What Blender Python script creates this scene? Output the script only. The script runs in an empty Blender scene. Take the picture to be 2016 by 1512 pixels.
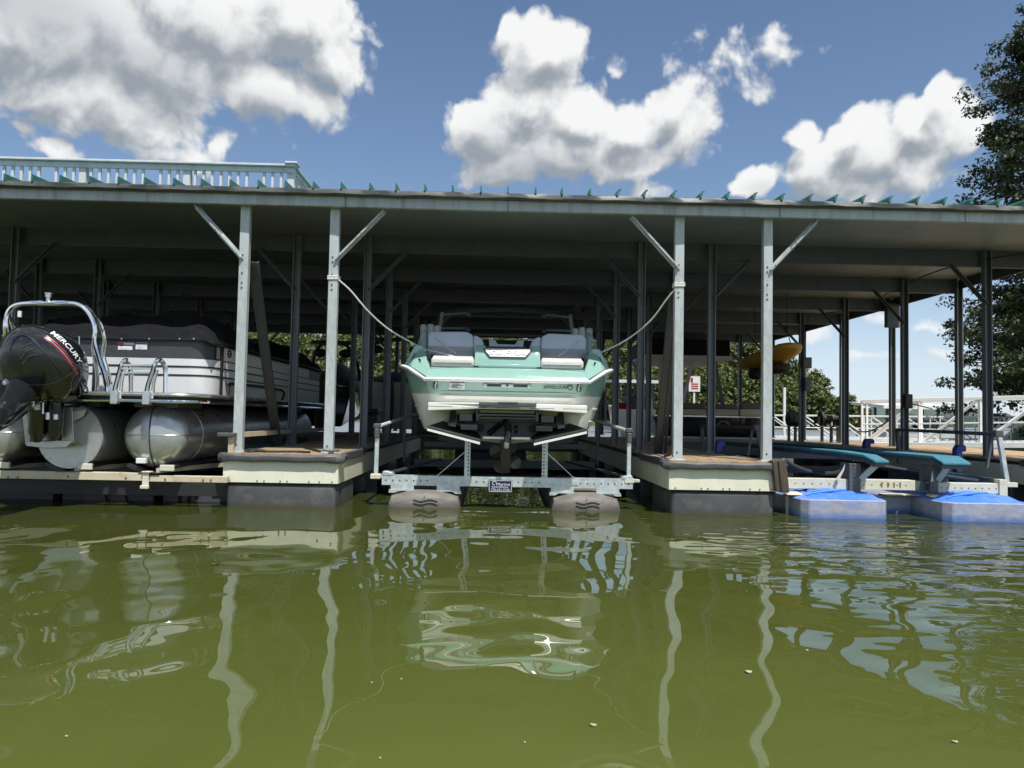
import bpy, bmesh, math, random
import numpy as np
from mathutils import Vector, Matrix
from mathutils.bvhtree import BVHTree

R = math.radians
random.seed(7)
rng = np.random.default_rng(11)
scene = bpy.context.scene
col = scene.collection

# ------------------------------------------------------------------ camera
PW, PH, PF = 2016.0, 1512.0, 1514.0           # photograph size and focal length in its pixels
CAM = Vector((0.0, 0.0, 1.1))                 # a metre above the water, in a boat off the dock
YAW, PITCH, ROLL = 0.021, 0.044, 0.019
fwd = Vector((math.sin(YAW) * math.cos(PITCH), math.cos(YAW) * math.cos(PITCH), math.sin(PITCH)))
r0 = Vector((math.cos(YAW), -math.sin(YAW), 0))
u0 = r0.cross(fwd)
right = math.cos(ROLL) * r0 + math.sin(ROLL) * u0
up = math.cos(ROLL) * u0 - math.sin(ROLL) * r0
cd = bpy.data.cameras.new('camera')
cam = bpy.data.objects.new('camera', cd)
col.objects.link(cam)
cam.matrix_world = Matrix(((right.x, up.x, -fwd.x, CAM.x), (right.y, up.y, -fwd.y, CAM.y),
                           (right.z, up.z, -fwd.z, CAM.z), (0, 0, 0, 1)))
cd.sensor_width = 36
cd.lens = 36 * PF / PW
cd.clip_start = 0.05
cd.clip_end = 4000
scene.camera = cam


def ray(x, y):
    return fwd + right * ((x - PW / 2) / PF) - up * ((y - PH / 2) / PF)


def P(x, y, Y):
    """surveyed point: the place seen at photo pixel (x, y) that stands Y metres out from the camera"""
    d = ray(x, y)
    return CAM + d * (Y / d.y)


# ------------------------------------------------------------------ world and sun
SUN_EL, SUN_AZ = R(62), R(24)                 # sun behind the camera, to the right
to_sun = Vector((math.sin(SUN_AZ) * math.cos(SUN_EL), -math.cos(SUN_AZ) * math.cos(SUN_EL), math.sin(SUN_EL)))
SKY_STRENGTH = 0.103


def build_world():
    w = bpy.data.worlds.new('World')
    scene.world = w
    w.use_nodes = True
    nt = w.node_tree
    N, L = nt.nodes, nt.links
    N.clear()

    def node(t, **kw):
        n = N.new(t)
        for k, v in kw.items():
            setattr(n, k, v)
        return n

    def put(sock, v):
        if isinstance(v, bpy.types.NodeSocket):
            L.new(v, sock)
        else:
            sock.default_value = v

    def m(op, a, b=0.0, c=0.0, clamp=False):
        n = node('ShaderNodeMath', operation=op, use_clamp=clamp)
        put(n.inputs[0], a); put(n.inputs[1], b); put(n.inputs[2], c)
        return n.outputs[0]

    def vm(op, a, b=(0, 0, 0)):
        n = node('ShaderNodeVectorMath', operation=op)
        put(n.inputs[0], a); put(n.inputs[1], b)
        return n.outputs['Value'] if op in ('LENGTH', 'DOT_PRODUCT') else n.outputs['Vector']

    def smooth(v, a, b):
        n = node('ShaderNodeMapRange', interpolation_type='SMOOTHSTEP')
        put(n.inputs['Value'], v); put(n.inputs['From Min'], a); put(n.inputs['From Max'], b)
        return n.outputs['Result']

    def mixc(f, a, b):
        n = node('ShaderNodeMix', data_type='RGBA')
        put(n.inputs['Factor'], f); put(n.inputs[6], a); put(n.inputs[7], b)
        return n.outputs[2]

    sky = node('ShaderNodeTexSky', sky_type='NISHITA', sun_disc=False)
    sky.sun_elevation = SUN_EL
    sky.sun_rotation = math.atan2(to_sun.x, to_sun.y)
    sky.altitude = 330
    sky.air_density = 1.0
    sky.dust_density = 0.35
    sky.ozone_density = 2.0
    tc = node('ShaderNodeTexCoord')
    d = vm('NORMALIZE', tc.outputs['Generated'])
    sep = node('ShaderNodeSeparateXYZ')
    L.new(d, sep.inputs[0])
    az = m('ARCTAN2', sep.outputs['X'], sep.outputs['Y'])
    el = m('ARCSINE', sep.outputs['Z'])
    comb = node('ShaderNodeCombineXYZ')
    L.new(az, comb.inputs[0]); L.new(el, comb.inputs[1])
    uv = comb.outputs[0]

    def azel(px, py):
        v = ray(px, py).normalized()
        return math.atan2(v.x, v.y), math.asin(v.z)

    # cumulus: centre and half axes in photo pixels, weight, given by bearing and height in the sky
    blobs = [
        (60, 60, 360, 150, 1), (330, 110, 300, 110, 1), (420, 30, 220, 120, 1.1), (600, 50, 145, 110, 1.15), (640, 130, 110, 70, .8),
        (200, 190, 320, 80, .9), (520, 185, 190, 60, .8), (60, 235, 160, 45, .45), (300, 255, 200, 60, .55),
        (440, 280, 40, 42, .8), (45, 255, 45, 35, .8), (110, 300, 75, 30, .8), (-30, 270, 40, 45, .8), (330, 310, 140, 30, .55),
        (1062, 95, 95, 68, 1.1), (992, 48, 26, 34, .55), (1045, 190, 105, 90, 1.1), (985, 255, 108, 85, 1.1), (1130, 230, 120, 80, 1.1),
        (1225, 262, 105, 70, 1), (1300, 225, 75, 60, .9), (1345, 268, 90, 62, .9), (1110, 305, 190, 50, 1), (1000, 325, 115, 42, .9), (1240, 310, 120, 45, .8),
        (1390, 125, 80, 55, .34), (1350, 165, 70, 42, .30), (1470, 155, 66, 55, .34), (1495, 125, 60, 60, .32), (1530, 95, 46, 50, .36), (1475, 58, 60, 40, .24),
        (1212, 138, 44, 24, .26), (762, 243, 44, 20, .28), (1525, 232, 50, 24, .24), (1560, 112, 60, 28, .24), (1430, 110, 60, 40, .24),
        (1488, 345, 58, 40, 1), (1565, 262, 46, 32, 1.05), (1655, 262, 66, 44, 1.1), (1600, 320, 110, 55, 1), (1720, 290, 120, 75, 1.1),
        (1810, 225, 110, 65, 1.1), (1845, 180, 62, 42, 1.1), (1880, 255, 70, 70, 1), (1790, 320, 160, 60, .9), (1700, 360, 210, 45, .8),
        (1290, 375, 60, 25, .5), (1800, 640, 90, 20, .5), (1840, 690, 70, 26, .6), (1725, 625, 60, 18, .45), (1600, 660, 60, 22, .55), (1700, 700, 90, 18, .4),
        (2090, 300, 90, 80, 1), (-180, 120, 120, 110, 1)]
    grp = bpy.data.node_groups.new('cloud field', 'ShaderNodeTree')
    grp.interface.new_socket('uv', in_out='INPUT', socket_type='NodeSocketVector')
    grp.interface.new_socket('density', in_out='OUTPUT', socket_type='NodeSocketFloat')
    NN, LL = N, L
    N, L = grp.nodes, grp.links
    gi, go = node('NodeGroupInput'), node('NodeGroupOutput')
    guv = gi.outputs[0]
    nz = node('ShaderNodeTexNoise', noise_dimensions='2D')
    nz.inputs['Scale'].default_value = 7; nz.inputs['Detail'].default_value = 4
    L.new(guv, nz.inputs['Vector'])
    off = vm('MULTIPLY', vm('SUBTRACT', nz.outputs['Color'], (.5, .5, .5)), (.07, .05, 0))
    puv = vm('ADD', guv, off)
    acc = None
    for (bx, by, rx, ry, wt) in blobs:
        a, e = azel(bx, by)
        k = math.cos(a) ** 2
        ra, re = rx / PF * k, ry / PF * math.cos(a)
        v = vm('MULTIPLY', vm('SUBTRACT', puv, (a, e, 0)), (1 / (ra * 1.12), 1 / (re * 1.12), 0))
        b = m('MULTIPLY_ADD', vm('LENGTH', v), -wt, wt)      # weight * (1 - |v|)
        acc = b if acc is None else m('SMOOTH_MAX', acc, b, .15)
    vo = node('ShaderNodeTexVoronoi', feature='F1', voronoi_dimensions='2D')
    vo.inputs['Scale'].default_value = 17; vo.inputs['Detail'].default_value = 3.0
    vo.inputs['Roughness'].default_value = .5
    L.new(puv, vo.inputs['Vector'])
    bill = m('MULTIPLY_ADD', vo.outputs['Distance'], -.42, .21)
    n3 = node('ShaderNodeTexNoise', noise_dimensions='2D')
    n3.inputs['Scale'].default_value = 24; n3.inputs['Detail'].default_value = 6; n3.inputs['Roughness'].default_value = .6
    L.new(guv, n3.inputs['Vector'])
    fb = m('MULTIPLY_ADD', n3.outputs['Fac'], .42, -.21)
    dens = m('ADD', acc, m('ADD', bill, fb))
    L.new(dens, go.inputs[0])
    N, L = NN, LL

    def field(vec):
        g = node('ShaderNodeGroup'); g.node_tree = grp
        L.new(vec, g.inputs[0])
        return g.outputs[0]
    white = tuple(c / SKY_STRENGTH for c in (.86, .86, .85)) + (1,)
    grey = tuple(c / SKY_STRENGTH for c in (.27, .305, .345)) + (1,)
    hz = smooth(el, 0.0, .22)                          # air between here and low clouds
    air = m('MULTIPLY_ADD', hz, .40, .58)

    base = mixc(m('MULTIPLY', m('SUBTRACT', 1.0, smooth(el, -.02, .24)), .75), sky.outputs[0], tuple(c / SKY_STRENGTH for c in (.60, .70, .83)) + (1,))

    def shade(d0, d1, belly=None):
        alpha = smooth(d0, -.01, .27)
        grad = m('SUBTRACT', d0, d1)                      # thins out toward the sun: lit side
        thin = m('SUBTRACT', .16, m('MULTIPLY', smooth(d0, .05, .6), .16))
        lit = smooth(m('ADD', m('MULTIPLY_ADD', grad, 1.75, .56), thin), -.2, 1.25)
        if belly:
            lit = m('MULTIPLY', lit, m('SUBTRACT', 1.0, belly), clamp=True)
        out = mixc(m('MULTIPLY', alpha, air), base, mixc(lit, grey, white))
        bg = node('ShaderNodeBackground')
        bg.inputs['Strength'].default_value = SKY_STRENGTH
        L.new(out, bg.inputs[0])
        return bg.outputs[0]
    # heavy undersides of the same clouds
    bel = None
    for (bx, by, rx, ry, wt) in [(230, 120, 300, 80, .75), (60, 20, 340, 100, .72), (330, 60, 240, 80, .4), (480, 205, 220, 50, .5), (300, 225, 260, 45, .45), (80, 170, 160, 60, .3), (470, 110, 120, 60, .3),
                                 (1040, 335, 190, 55, .85), (975, 290, 90, 70, .5), (1220, 320, 130, 42, .6), (1060, 165, 60, 40, .25),
                                 (1700, 350, 200, 55, .45), (1800, 300, 110, 50, .22), (1500, 372, 60, 26, .45)]:
        a, e = azel(bx, by)
        k = math.cos(a)
        v = vm('MULTIPLY', vm('SUBTRACT', uv, (a, e, 0)), (PF / (rx * k * k * 1.25), PF / (ry * k * 1.25), 0))
        b = m('MULTIPLY', smooth(vm('LENGTH', v), 1.0, .1), wt * .8)
        bel = b if bel is None else m('SMOOTH_MAX', bel, b, .2)
    near = shade(field(uv), field(vm('ADD', uv, (.010, .030, 0))), bel)
    # scattered cumulus over the rest of the sky
    outside = m('MAXIMUM', m('SUBTRACT', m('ABSOLUTE', az), .86), m('SUBTRACT', el, .62))

    def rest(o):
        n2 = node('ShaderNodeTexNoise', noise_dimensions='2D')
        n2.inputs['Scale'].default_value = 2.6; n2.inputs['Detail'].default_value = 5
        L.new(vm('ADD', uv, o), n2.inputs['Vector'])
        return m('SUBTRACT', m('MULTIPLY_ADD', n2.outputs['Fac'], 3.4, -1.65), m('MULTIPLY', m('SUBTRACT', 1.0, smooth(outside, 0, .2)), 2.0))
    far = shade(rest((3.1, 7.7, 0)), rest((3.12, 7.75, 0)))
    mx = node('ShaderNodeMixShader')
    L.new(m('GREATER_THAN', outside, 0.0), mx.inputs[0])
    L.new(near, mx.inputs[1]); L.new(far, mx.inputs[2])
    wo = node('ShaderNodeOutputWorld')
    L.new(mx.outputs[0], wo.inputs[0])
    w.cycles.sampling_method = 'MANUAL'
    w.cycles.sample_map_resolution = 256


build_world()
sd = bpy.data.lights.new('sun', 'SUN')
sd.energy = 4.6
sd.angle = R(0.53)
sd.color = (1.0, .965, .90)
sun = bpy.data.objects.new('sun', sd)
col.objects.link(sun)
sun.location = (6, -12, 30)
sun.rotation_euler = to_sun.to_track_quat('Z', 'Y').to_euler()

vs = scene.view_settings
vs.view_transform = 'Standard'
vs.look = 'None'
vs.exposure = 0.25
vs.gamma = 1.0
vs.use_curve_mapping = False
cy = scene.cycles
cy.use_denoising = True
cy.use_adaptive_sampling = True
cy.adaptive_threshold = .015
cy.adaptive_min_samples = 12
cy.max_bounces = 8
cy.diffuse_bounces = 2
cy.glossy_bounces = 4
cy.transparent_max_bounces = 8
cy.caustics_reflective = False
cy.caustics_refractive = False
cy.sample_clamp_indirect = 6.0

# ------------------------------------------------------------------ materials
M = {}


def mat(name, color, rough=.5, metal=0.0, var=.0, vscale=4.0, bump=.0, bscale=30.0, coat=.0, dirt=None, dscale=2.0, damt=.5,
        spec=.5, stretch=(1, 1, 1), scum=None):
    """procedural material: base colour with noise variation, patches of dirt, fine relief"""
    mt = bpy.data.materials.new(name)
    mt.use_nodes = True
    nt = mt.node_tree
    b = nt.nodes['Principled BSDF']
    b.inputs['Base Color'].default_value = (*color, 1)
    b.inputs['Roughness'].default_value = rough
    b.inputs['Metallic'].default_value = metal
    b.inputs['Specular IOR Level'].default_value = spec
    if coat:
        b.inputs['Coat Weight'].default_value = coat
        b.inputs['Coat Roughness'].default_value = .05
    tc = nt.nodes.new('ShaderNodeTexCoord')
    mp = nt.nodes.new('ShaderNodeMapping')
    mp.inputs['Scale'].default_value = stretch
    nt.links.new(tc.outputs['Object'], mp.inputs['Vector'])
    out = None
    if var:
        n = nt.nodes.new('ShaderNodeTexNoise')
        n.inputs['Scale'].default_value = vscale
        n.inputs['Detail'].default_value = 6
        n.inputs['Roughness'].default_value = .65
        nt.links.new(mp.outputs[0], n.inputs['Vector'])
        r = nt.nodes.new('ShaderNodeValToRGB')
        r.color_ramp.elements[0].position = .32
        r.color_ramp.elements[1].position = .68
        r.color_ramp.elements[0].color = (*[c * (1 - var) for c in color], 1)
        r.color_ramp.elements[1].color = (*[min(1, c * (1 + var * .7)) for c in color], 1)
        nt.links.new(n.outputs['Fac'], r.inputs['Fac'])
        out = r.outputs['Color']
        mr = nt.nodes.new('ShaderNodeMapRange')
        mr.inputs['To Min'].default_value = max(.02, rough - .12)
        mr.inputs['To Max'].default_value = min(1, rough + .12)
        nt.links.new(n.outputs['Fac'], mr.inputs['Value'])
        nt.links.new(mr.outputs[0], b.inputs['Roughness'])
    if dirt:
        n = nt.nodes.new('ShaderNodeTexNoise')
        n.inputs['Scale'].default_value = dscale
        n.inputs['Detail'].default_value = 8
        n.inputs['Roughness'].default_value = .7
        nt.links.new(mp.outputs[0], n.inputs['Vector'])
        r = nt.nodes.new('ShaderNodeValToRGB')
        r.color_ramp.elements[0].position = .48
        r.color_ramp.elements[1].position = .72
        r.color_ramp.elements[0].color = (0, 0, 0, 1)
        r.color_ramp.elements[1].color = (damt, damt, damt, 1)
        nt.links.new(n.outputs['Fac'], r.inputs['Fac'])
        mx = nt.nodes.new('ShaderNodeMix')
        mx.data_type = 'RGBA'
        nt.links.new(r.outputs['Color'], mx.inputs['Factor'])
        if out:
            nt.links.new(out, mx.inputs[6])
        else:
            mx.inputs[6].default_value = (*color, 1)
        mx.inputs[7].default_value = (*dirt, 1)
        out = mx.outputs[2]
    if scum:                                       # slime and dried mud left by the lake just above the waterline
        n = nt.nodes.new('ShaderNodeTexNoise')
        n.inputs['Scale'].default_value = 9
        n.inputs['Detail'].default_value = 6
        nt.links.new(tc.outputs['Object'], n.inputs['Vector'])
        sp = nt.nodes.new('ShaderNodeSeparateXYZ')
        nt.links.new(tc.outputs['Object'], sp.inputs[0])
        ad = nt.nodes.new('ShaderNodeMath')
        ad.operation = 'MULTIPLY_ADD'
        ad.inputs[1].default_value = -.10
        nt.links.new(n.outputs['Fac'], ad.inputs[0])
        nt.links.new(sp.outputs[2], ad.inputs[2])
        mr = nt.nodes.new('ShaderNodeMapRange')
        mr.inputs['From Min'].default_value = -.035
        mr.inputs['From Max'].default_value = .035
        mr.inputs['To Min'].default_value = .85
        mr.inputs['To Max'].default_value = 0
        nt.links.new(ad.outputs[0], mr.inputs['Value'])
        mx = nt.nodes.new('ShaderNodeMix')
        mx.data_type = 'RGBA'
        nt.links.new(mr.outputs[0], mx.inputs['Factor'])
        if out:
            nt.links.new(out, mx.inputs[6])
        else:
            mx.inputs[6].default_value = (*color, 1)
        mx.inputs[7].default_value = (*scum, 1)
        out = mx.outputs[2]
    if out:
        nt.links.new(out, b.inputs['Base Color'])
    if bump:
        n = nt.nodes.new('ShaderNodeTexNoise')
        n.inputs['Scale'].default_value = bscale
        n.inputs['Detail'].default_value = 5
        nt.links.new(mp.outputs[0], n.inputs['Vector'])
        bp = nt.nodes.new('ShaderNodeBump')
        bp.inputs['Strength'].default_value = bump
        bp.inputs['Distance'].default_value = .02
        nt.links.new(n.outputs['Fac'], bp.inputs['Height'])
        nt.links.new(bp.outputs[0], b.inputs['Normal'])
    M[name] = mt
    return mt


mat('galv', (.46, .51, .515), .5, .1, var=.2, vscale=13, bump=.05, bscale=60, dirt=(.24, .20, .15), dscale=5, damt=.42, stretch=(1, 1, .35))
mat('galv_mid', (.22, .25, .262), .5, .15, var=.2, vscale=6, dirt=(.16, .155, .14), dscale=4, damt=.5, stretch=(1, 1, .3))  # darker galv copy for back-row posts; roof shade put into the colour
mat('galv_dark', (.085, .10, .11), .55, .3, var=.2, vscale=6, dirt=(.10, .095, .085), dscale=4, damt=.5, stretch=(1, 1, .3))  # darkest galv copy for steel under the roof; shade put into the colour
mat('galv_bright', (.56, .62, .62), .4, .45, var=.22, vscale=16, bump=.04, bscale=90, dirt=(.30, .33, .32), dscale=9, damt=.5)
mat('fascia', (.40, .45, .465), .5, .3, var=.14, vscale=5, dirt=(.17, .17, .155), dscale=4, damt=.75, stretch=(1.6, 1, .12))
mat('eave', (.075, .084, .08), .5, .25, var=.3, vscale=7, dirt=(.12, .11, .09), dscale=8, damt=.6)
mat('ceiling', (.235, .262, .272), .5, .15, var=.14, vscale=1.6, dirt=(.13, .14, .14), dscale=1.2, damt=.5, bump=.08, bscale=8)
mat('teal_rib', (.03, .145, .12), .5, 0, var=.2, vscale=5)
mat('teal_roof', (.08, .19, .17), .5, 0, var=.2, vscale=2)
mat('cream_fascia', (.78, .78, .62), .55, 0, var=.10, vscale=5, dirt=(.42, .40, .29), dscale=5, damt=.5, stretch=(1, 1, .5))
mat('bumper_vinyl', (.085, .09, .095), .55, 0, var=.35, vscale=9, dirt=(.2, .19, .17), dscale=7, damt=.4)
mat('black_plastic', (.055, .06, .065), .5, 0, scum=(.05, .045, .03), var=.3, vscale=3, dirt=(.27, .26, .20), dscale=2.5, damt=.42, bump=.05, bscale=25)
mat('deck_wood', (.36, .26, .165), .8, 0, var=.35, vscale=6, bump=.3, bscale=40, stretch=(3, .5, 1))
mat('walk_wood', (.46, .32, .19), .8, 0, var=.3, vscale=5, bump=.3, bscale=40, stretch=(.5, 3, 1))
mat('teal_gel', (.265, .45, .395), .14, 0, coat=.6, var=.03, vscale=3)
mat('white_gel', (.80, .80, .74), .22, 0, coat=.4, var=.05, vscale=3, dirt=(.62, .60, .47), dscale=3.5, damt=.55)
mat('white_trim', (.82, .82, .80), .3, 0)
mat('chrome', (.80, .81, .82), .09, 1.0)
mat('steel', (.62, .63, .64), .28, .9, var=.08, vscale=6)
mat('black_gloss', (.012, .013, .015), .12, 0, coat=.6, var=.1)
mat('black_matt', (.018, .019, .021), .6, 0, var=.3, vscale=8)
mat('dark_grey', (.075, .08, .082), .5, 0, var=.25, vscale=6)
mat('vinyl_grey', (.70, .75, .82), .5, 0, var=.06, vscale=5, bump=.08, bscale=60)
mat('vinyl_light', (.43, .43, .42), .5, 0, var=.06, vscale=5, bump=.08, bscale=60)
mat('vinyl_quilt', (.60, .575, .54), .5, 0, var=.10, vscale=20, bump=.2, bscale=25)
mat('bronze', (.055, .045, .030), .55, .3, var=.3, vscale=9)
mat('prop_metal', (.20, .21, .17), .5, .5, var=.3, vscale=9)
mat('tank_grey', (.15, .14, .125), .62, 0, scum=(.07, .065, .05), var=.14, vscale=5, dirt=(.25, .235, .19), dscale=5, damt=.5, bump=.08, bscale=30)
mat('tank_black', (.05, .056, .07), .5, 0, var=.3, vscale=5)
mat('navy', (.012, .018, .06), .4, 0)
mat('tank_blue_rib', (.10, .27, .78), .4, 0, var=.1, vscale=5)
mat('letter_white', (.78, .79, .80), .5, 0)
mat('letter_black', (.015, .02, .02), .4, 0)
mat('letter_silver', (.62, .60, .58), .4, .3)
mat('plate_silver', (.40, .385, .37), .45, .25, var=.06, vscale=20)
mat('red', (.42, .02, .03), .35, 0)
mat('aluminium', (.47, .48, .47), .30, .7, var=.12, vscale=5, bump=.04, bscale=40, dirt=(.34, .31, .24), dscale=3, damt=.45)
mat('silver_panel', (.74, .75, .74), .33, .1, var=.05, vscale=3)
mat('charcoal', (.055, .058, .06), .4, 0, var=.1, vscale=4)
mat('cover_cloth', (.009, .0095, .011), .75, 0, spec=.15, var=.4, vscale=6, bump=.5, bscale=9)
mat('tan_beam', (.58, .52, .38), .65, 0, var=.14, vscale=4, dirt=(.24, .14, .07), dscale=5, damt=.6, stretch=(1, 1, 1))
mat('cream_beam', (.66, .65, .53), .55, .1, var=.10, vscale=6, dirt=(.38, .30, .18), dscale=6, damt=.5)
mat('blue_plastic', (.07, .22, .70), .45, 0, var=.12, vscale=4, dirt=(.42, .44, .55), dscale=2.2, damt=.5)
mat('blue_stained', (.34, .35, .43), .6, 0, scum=(.06, .15, .42), var=.22, vscale=7, dirt=(.13, .25, .62), dscale=3, damt=.7, stretch=(1, 1, 2.2))
mat('stain_cream', (.62, .56, .42), .7, 0, var=.15, vscale=9)
mat('carpet_teal', (.055, .21, .27), .95, 0, var=.2, vscale=30, bump=.4, bscale=120)
mat('carpet_navy', (.018, .04, .07), .95, 0, var=.3, vscale=30, bump=.4, bscale=120)
mat('guide_blue', (.02, .035, .22), .5, 0, var=.2, vscale=6)
mat('weathered_brown', (.085, .065, .048), .8, 0, var=.4, vscale=7, bump=.5, bscale=30, stretch=(4, 4, .6))
mat('kayak_yellow', (.75, .36, .04), .4, 0, var=.14, vscale=4, dirt=(.34, .20, .06), dscale=3, damt=.5)
mat('dark_brown', (.04, .026, .018), .7, 0, var=.3, vscale=6)
mat('white_paint', (.80, .81, .80), .45, 0, var=.05, vscale=4, dirt=(.55, .54, .48), dscale=3, damt=.3)
mat('rail_grey', (.58, .60, .61), .55, 0, var=.10, vscale=5, dirt=(.3, .3, .28), dscale=4, damt=.4, stretch=(1, 1, .4))
mat('rope_white', (.78, .78, .74), .85, 0, var=.2, vscale=60, bump=.6, bscale=160)
mat('cord_dark', (.03, .03, .03), .7, 0)
mat('cushion_cream', (.52, .47, .36), .6, 0, var=.08, vscale=5)
mat('cushion_dark', (.10, .095, .075), .6, 0, var=.1, vscale=5)
mat('bark', (.11, .085, .065), .9, 0, var=.4, vscale=6, bump=.6, bscale=14)
mat('clay', (.30, .17, .10), .9, 0, var=.3, vscale=.6)
mat('hill_green', (.065, .085, .028), .95, 0, var=.4, vscale=.2)
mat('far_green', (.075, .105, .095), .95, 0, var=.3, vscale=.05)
mat('leaf_brown', (.13, .07, .03), .7, 0, var=.3, vscale=20)
mat('foam_white', (.38, .40, .28), .7, 0, var=.1, vscale=20)
mat('rust', (.26, .13, .05), .85, 0, var=.3, vscale=20)


def leaf_mat(name, c0, c1, trans=.25):
    mt = bpy.data.materials.new(name)
    mt.use_nodes = True
    nt = mt.node_tree
    b = nt.nodes['Principled BSDF']
    g = nt.nodes.new('ShaderNodeNewGeometry')
    tc = nt.nodes.new('ShaderNodeTexCoord')
    n = nt.nodes.new('ShaderNodeTexNoise')
    n.inputs['Scale'].default_value = .35
    n.inputs['Detail'].default_value = 3
    nt.links.new(tc.outputs['Object'], n.inputs['Vector'])
    a = nt.nodes.new('ShaderNodeMath')
    a.operation = 'MULTIPLY_ADD'
    a.inputs[1].default_value = .5
    nt.links.new(g.outputs['Random Per Island'], a.inputs[0])
    s = nt.nodes.new('ShaderNodeMath')
    s.operation = 'MULTIPLY_ADD'
    s.inputs[1].default_value = 1.5
    s.inputs[2].default_value = -.5
    nt.links.new(n.outputs['Fac'], s.inputs[0])
    nt.links.new(s.outputs[0], a.inputs[2])
    r = nt.nodes.new('ShaderNodeValToRGB')
    r.color_ramp.elements[0].color = (*c0, 1)
    r.color_ramp.elements[1].color = (*c1, 1)
    nt.links.new(a.outputs[0], r.inputs['Fac'])
    nt.links.new(r.outputs['Color'], b.inputs['Base Color'])
    b.inputs['Roughness'].default_value = .55
    t = nt.nodes.new('ShaderNodeBsdfTranslucent')
    nt.links.new(r.outputs['Color'], t.inputs['Color'])
    mx = nt.nodes.new('ShaderNodeMixShader')
    mx.inputs[0].default_value = trans
    nt.links.new(b.outputs[0], mx.inputs[1])
    nt.links.new(t.outputs[0], mx.inputs[2])
    nt.links.new(mx.outputs[0], nt.nodes['Material Output'].inputs['Surface'])
    M[name] = mt


leaf_mat('leaf_oak', (.022, .042, .012), (.085, .115, .026))
leaf_mat('leaf_pine', (.022, .042, .018), (.075, .098, .036))
leaf_mat('leaf_wood', (.070, .098, .026), (.17, .20, .062))


def glass_mat():
    mt = bpy.data.materials.new('tinted_glass')
    mt.use_nodes = True
    nt = mt.node_tree
    b = nt.nodes['Principled BSDF']
    b.inputs['Base Color'].default_value = (.5, .62, .58, 1)
    b.inputs['Roughness'].default_value = .03
    tr = nt.nodes.new('ShaderNodeBsdfTransparent')
    tr.inputs[0].default_value = (.72, .82, .79, 1)
    mx = nt.nodes.new('ShaderNodeMixShader')
    mx.inputs[0].default_value = .22
    nt.links.new(tr.outputs[0], mx.inputs[1])
    nt.links.new(b.outputs[0], mx.inputs[2])
    nt.links.new(mx.outputs[0], nt.nodes['Material Output'].inputs['Surface'])
    M['glass'] = mt


glass_mat()


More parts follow.
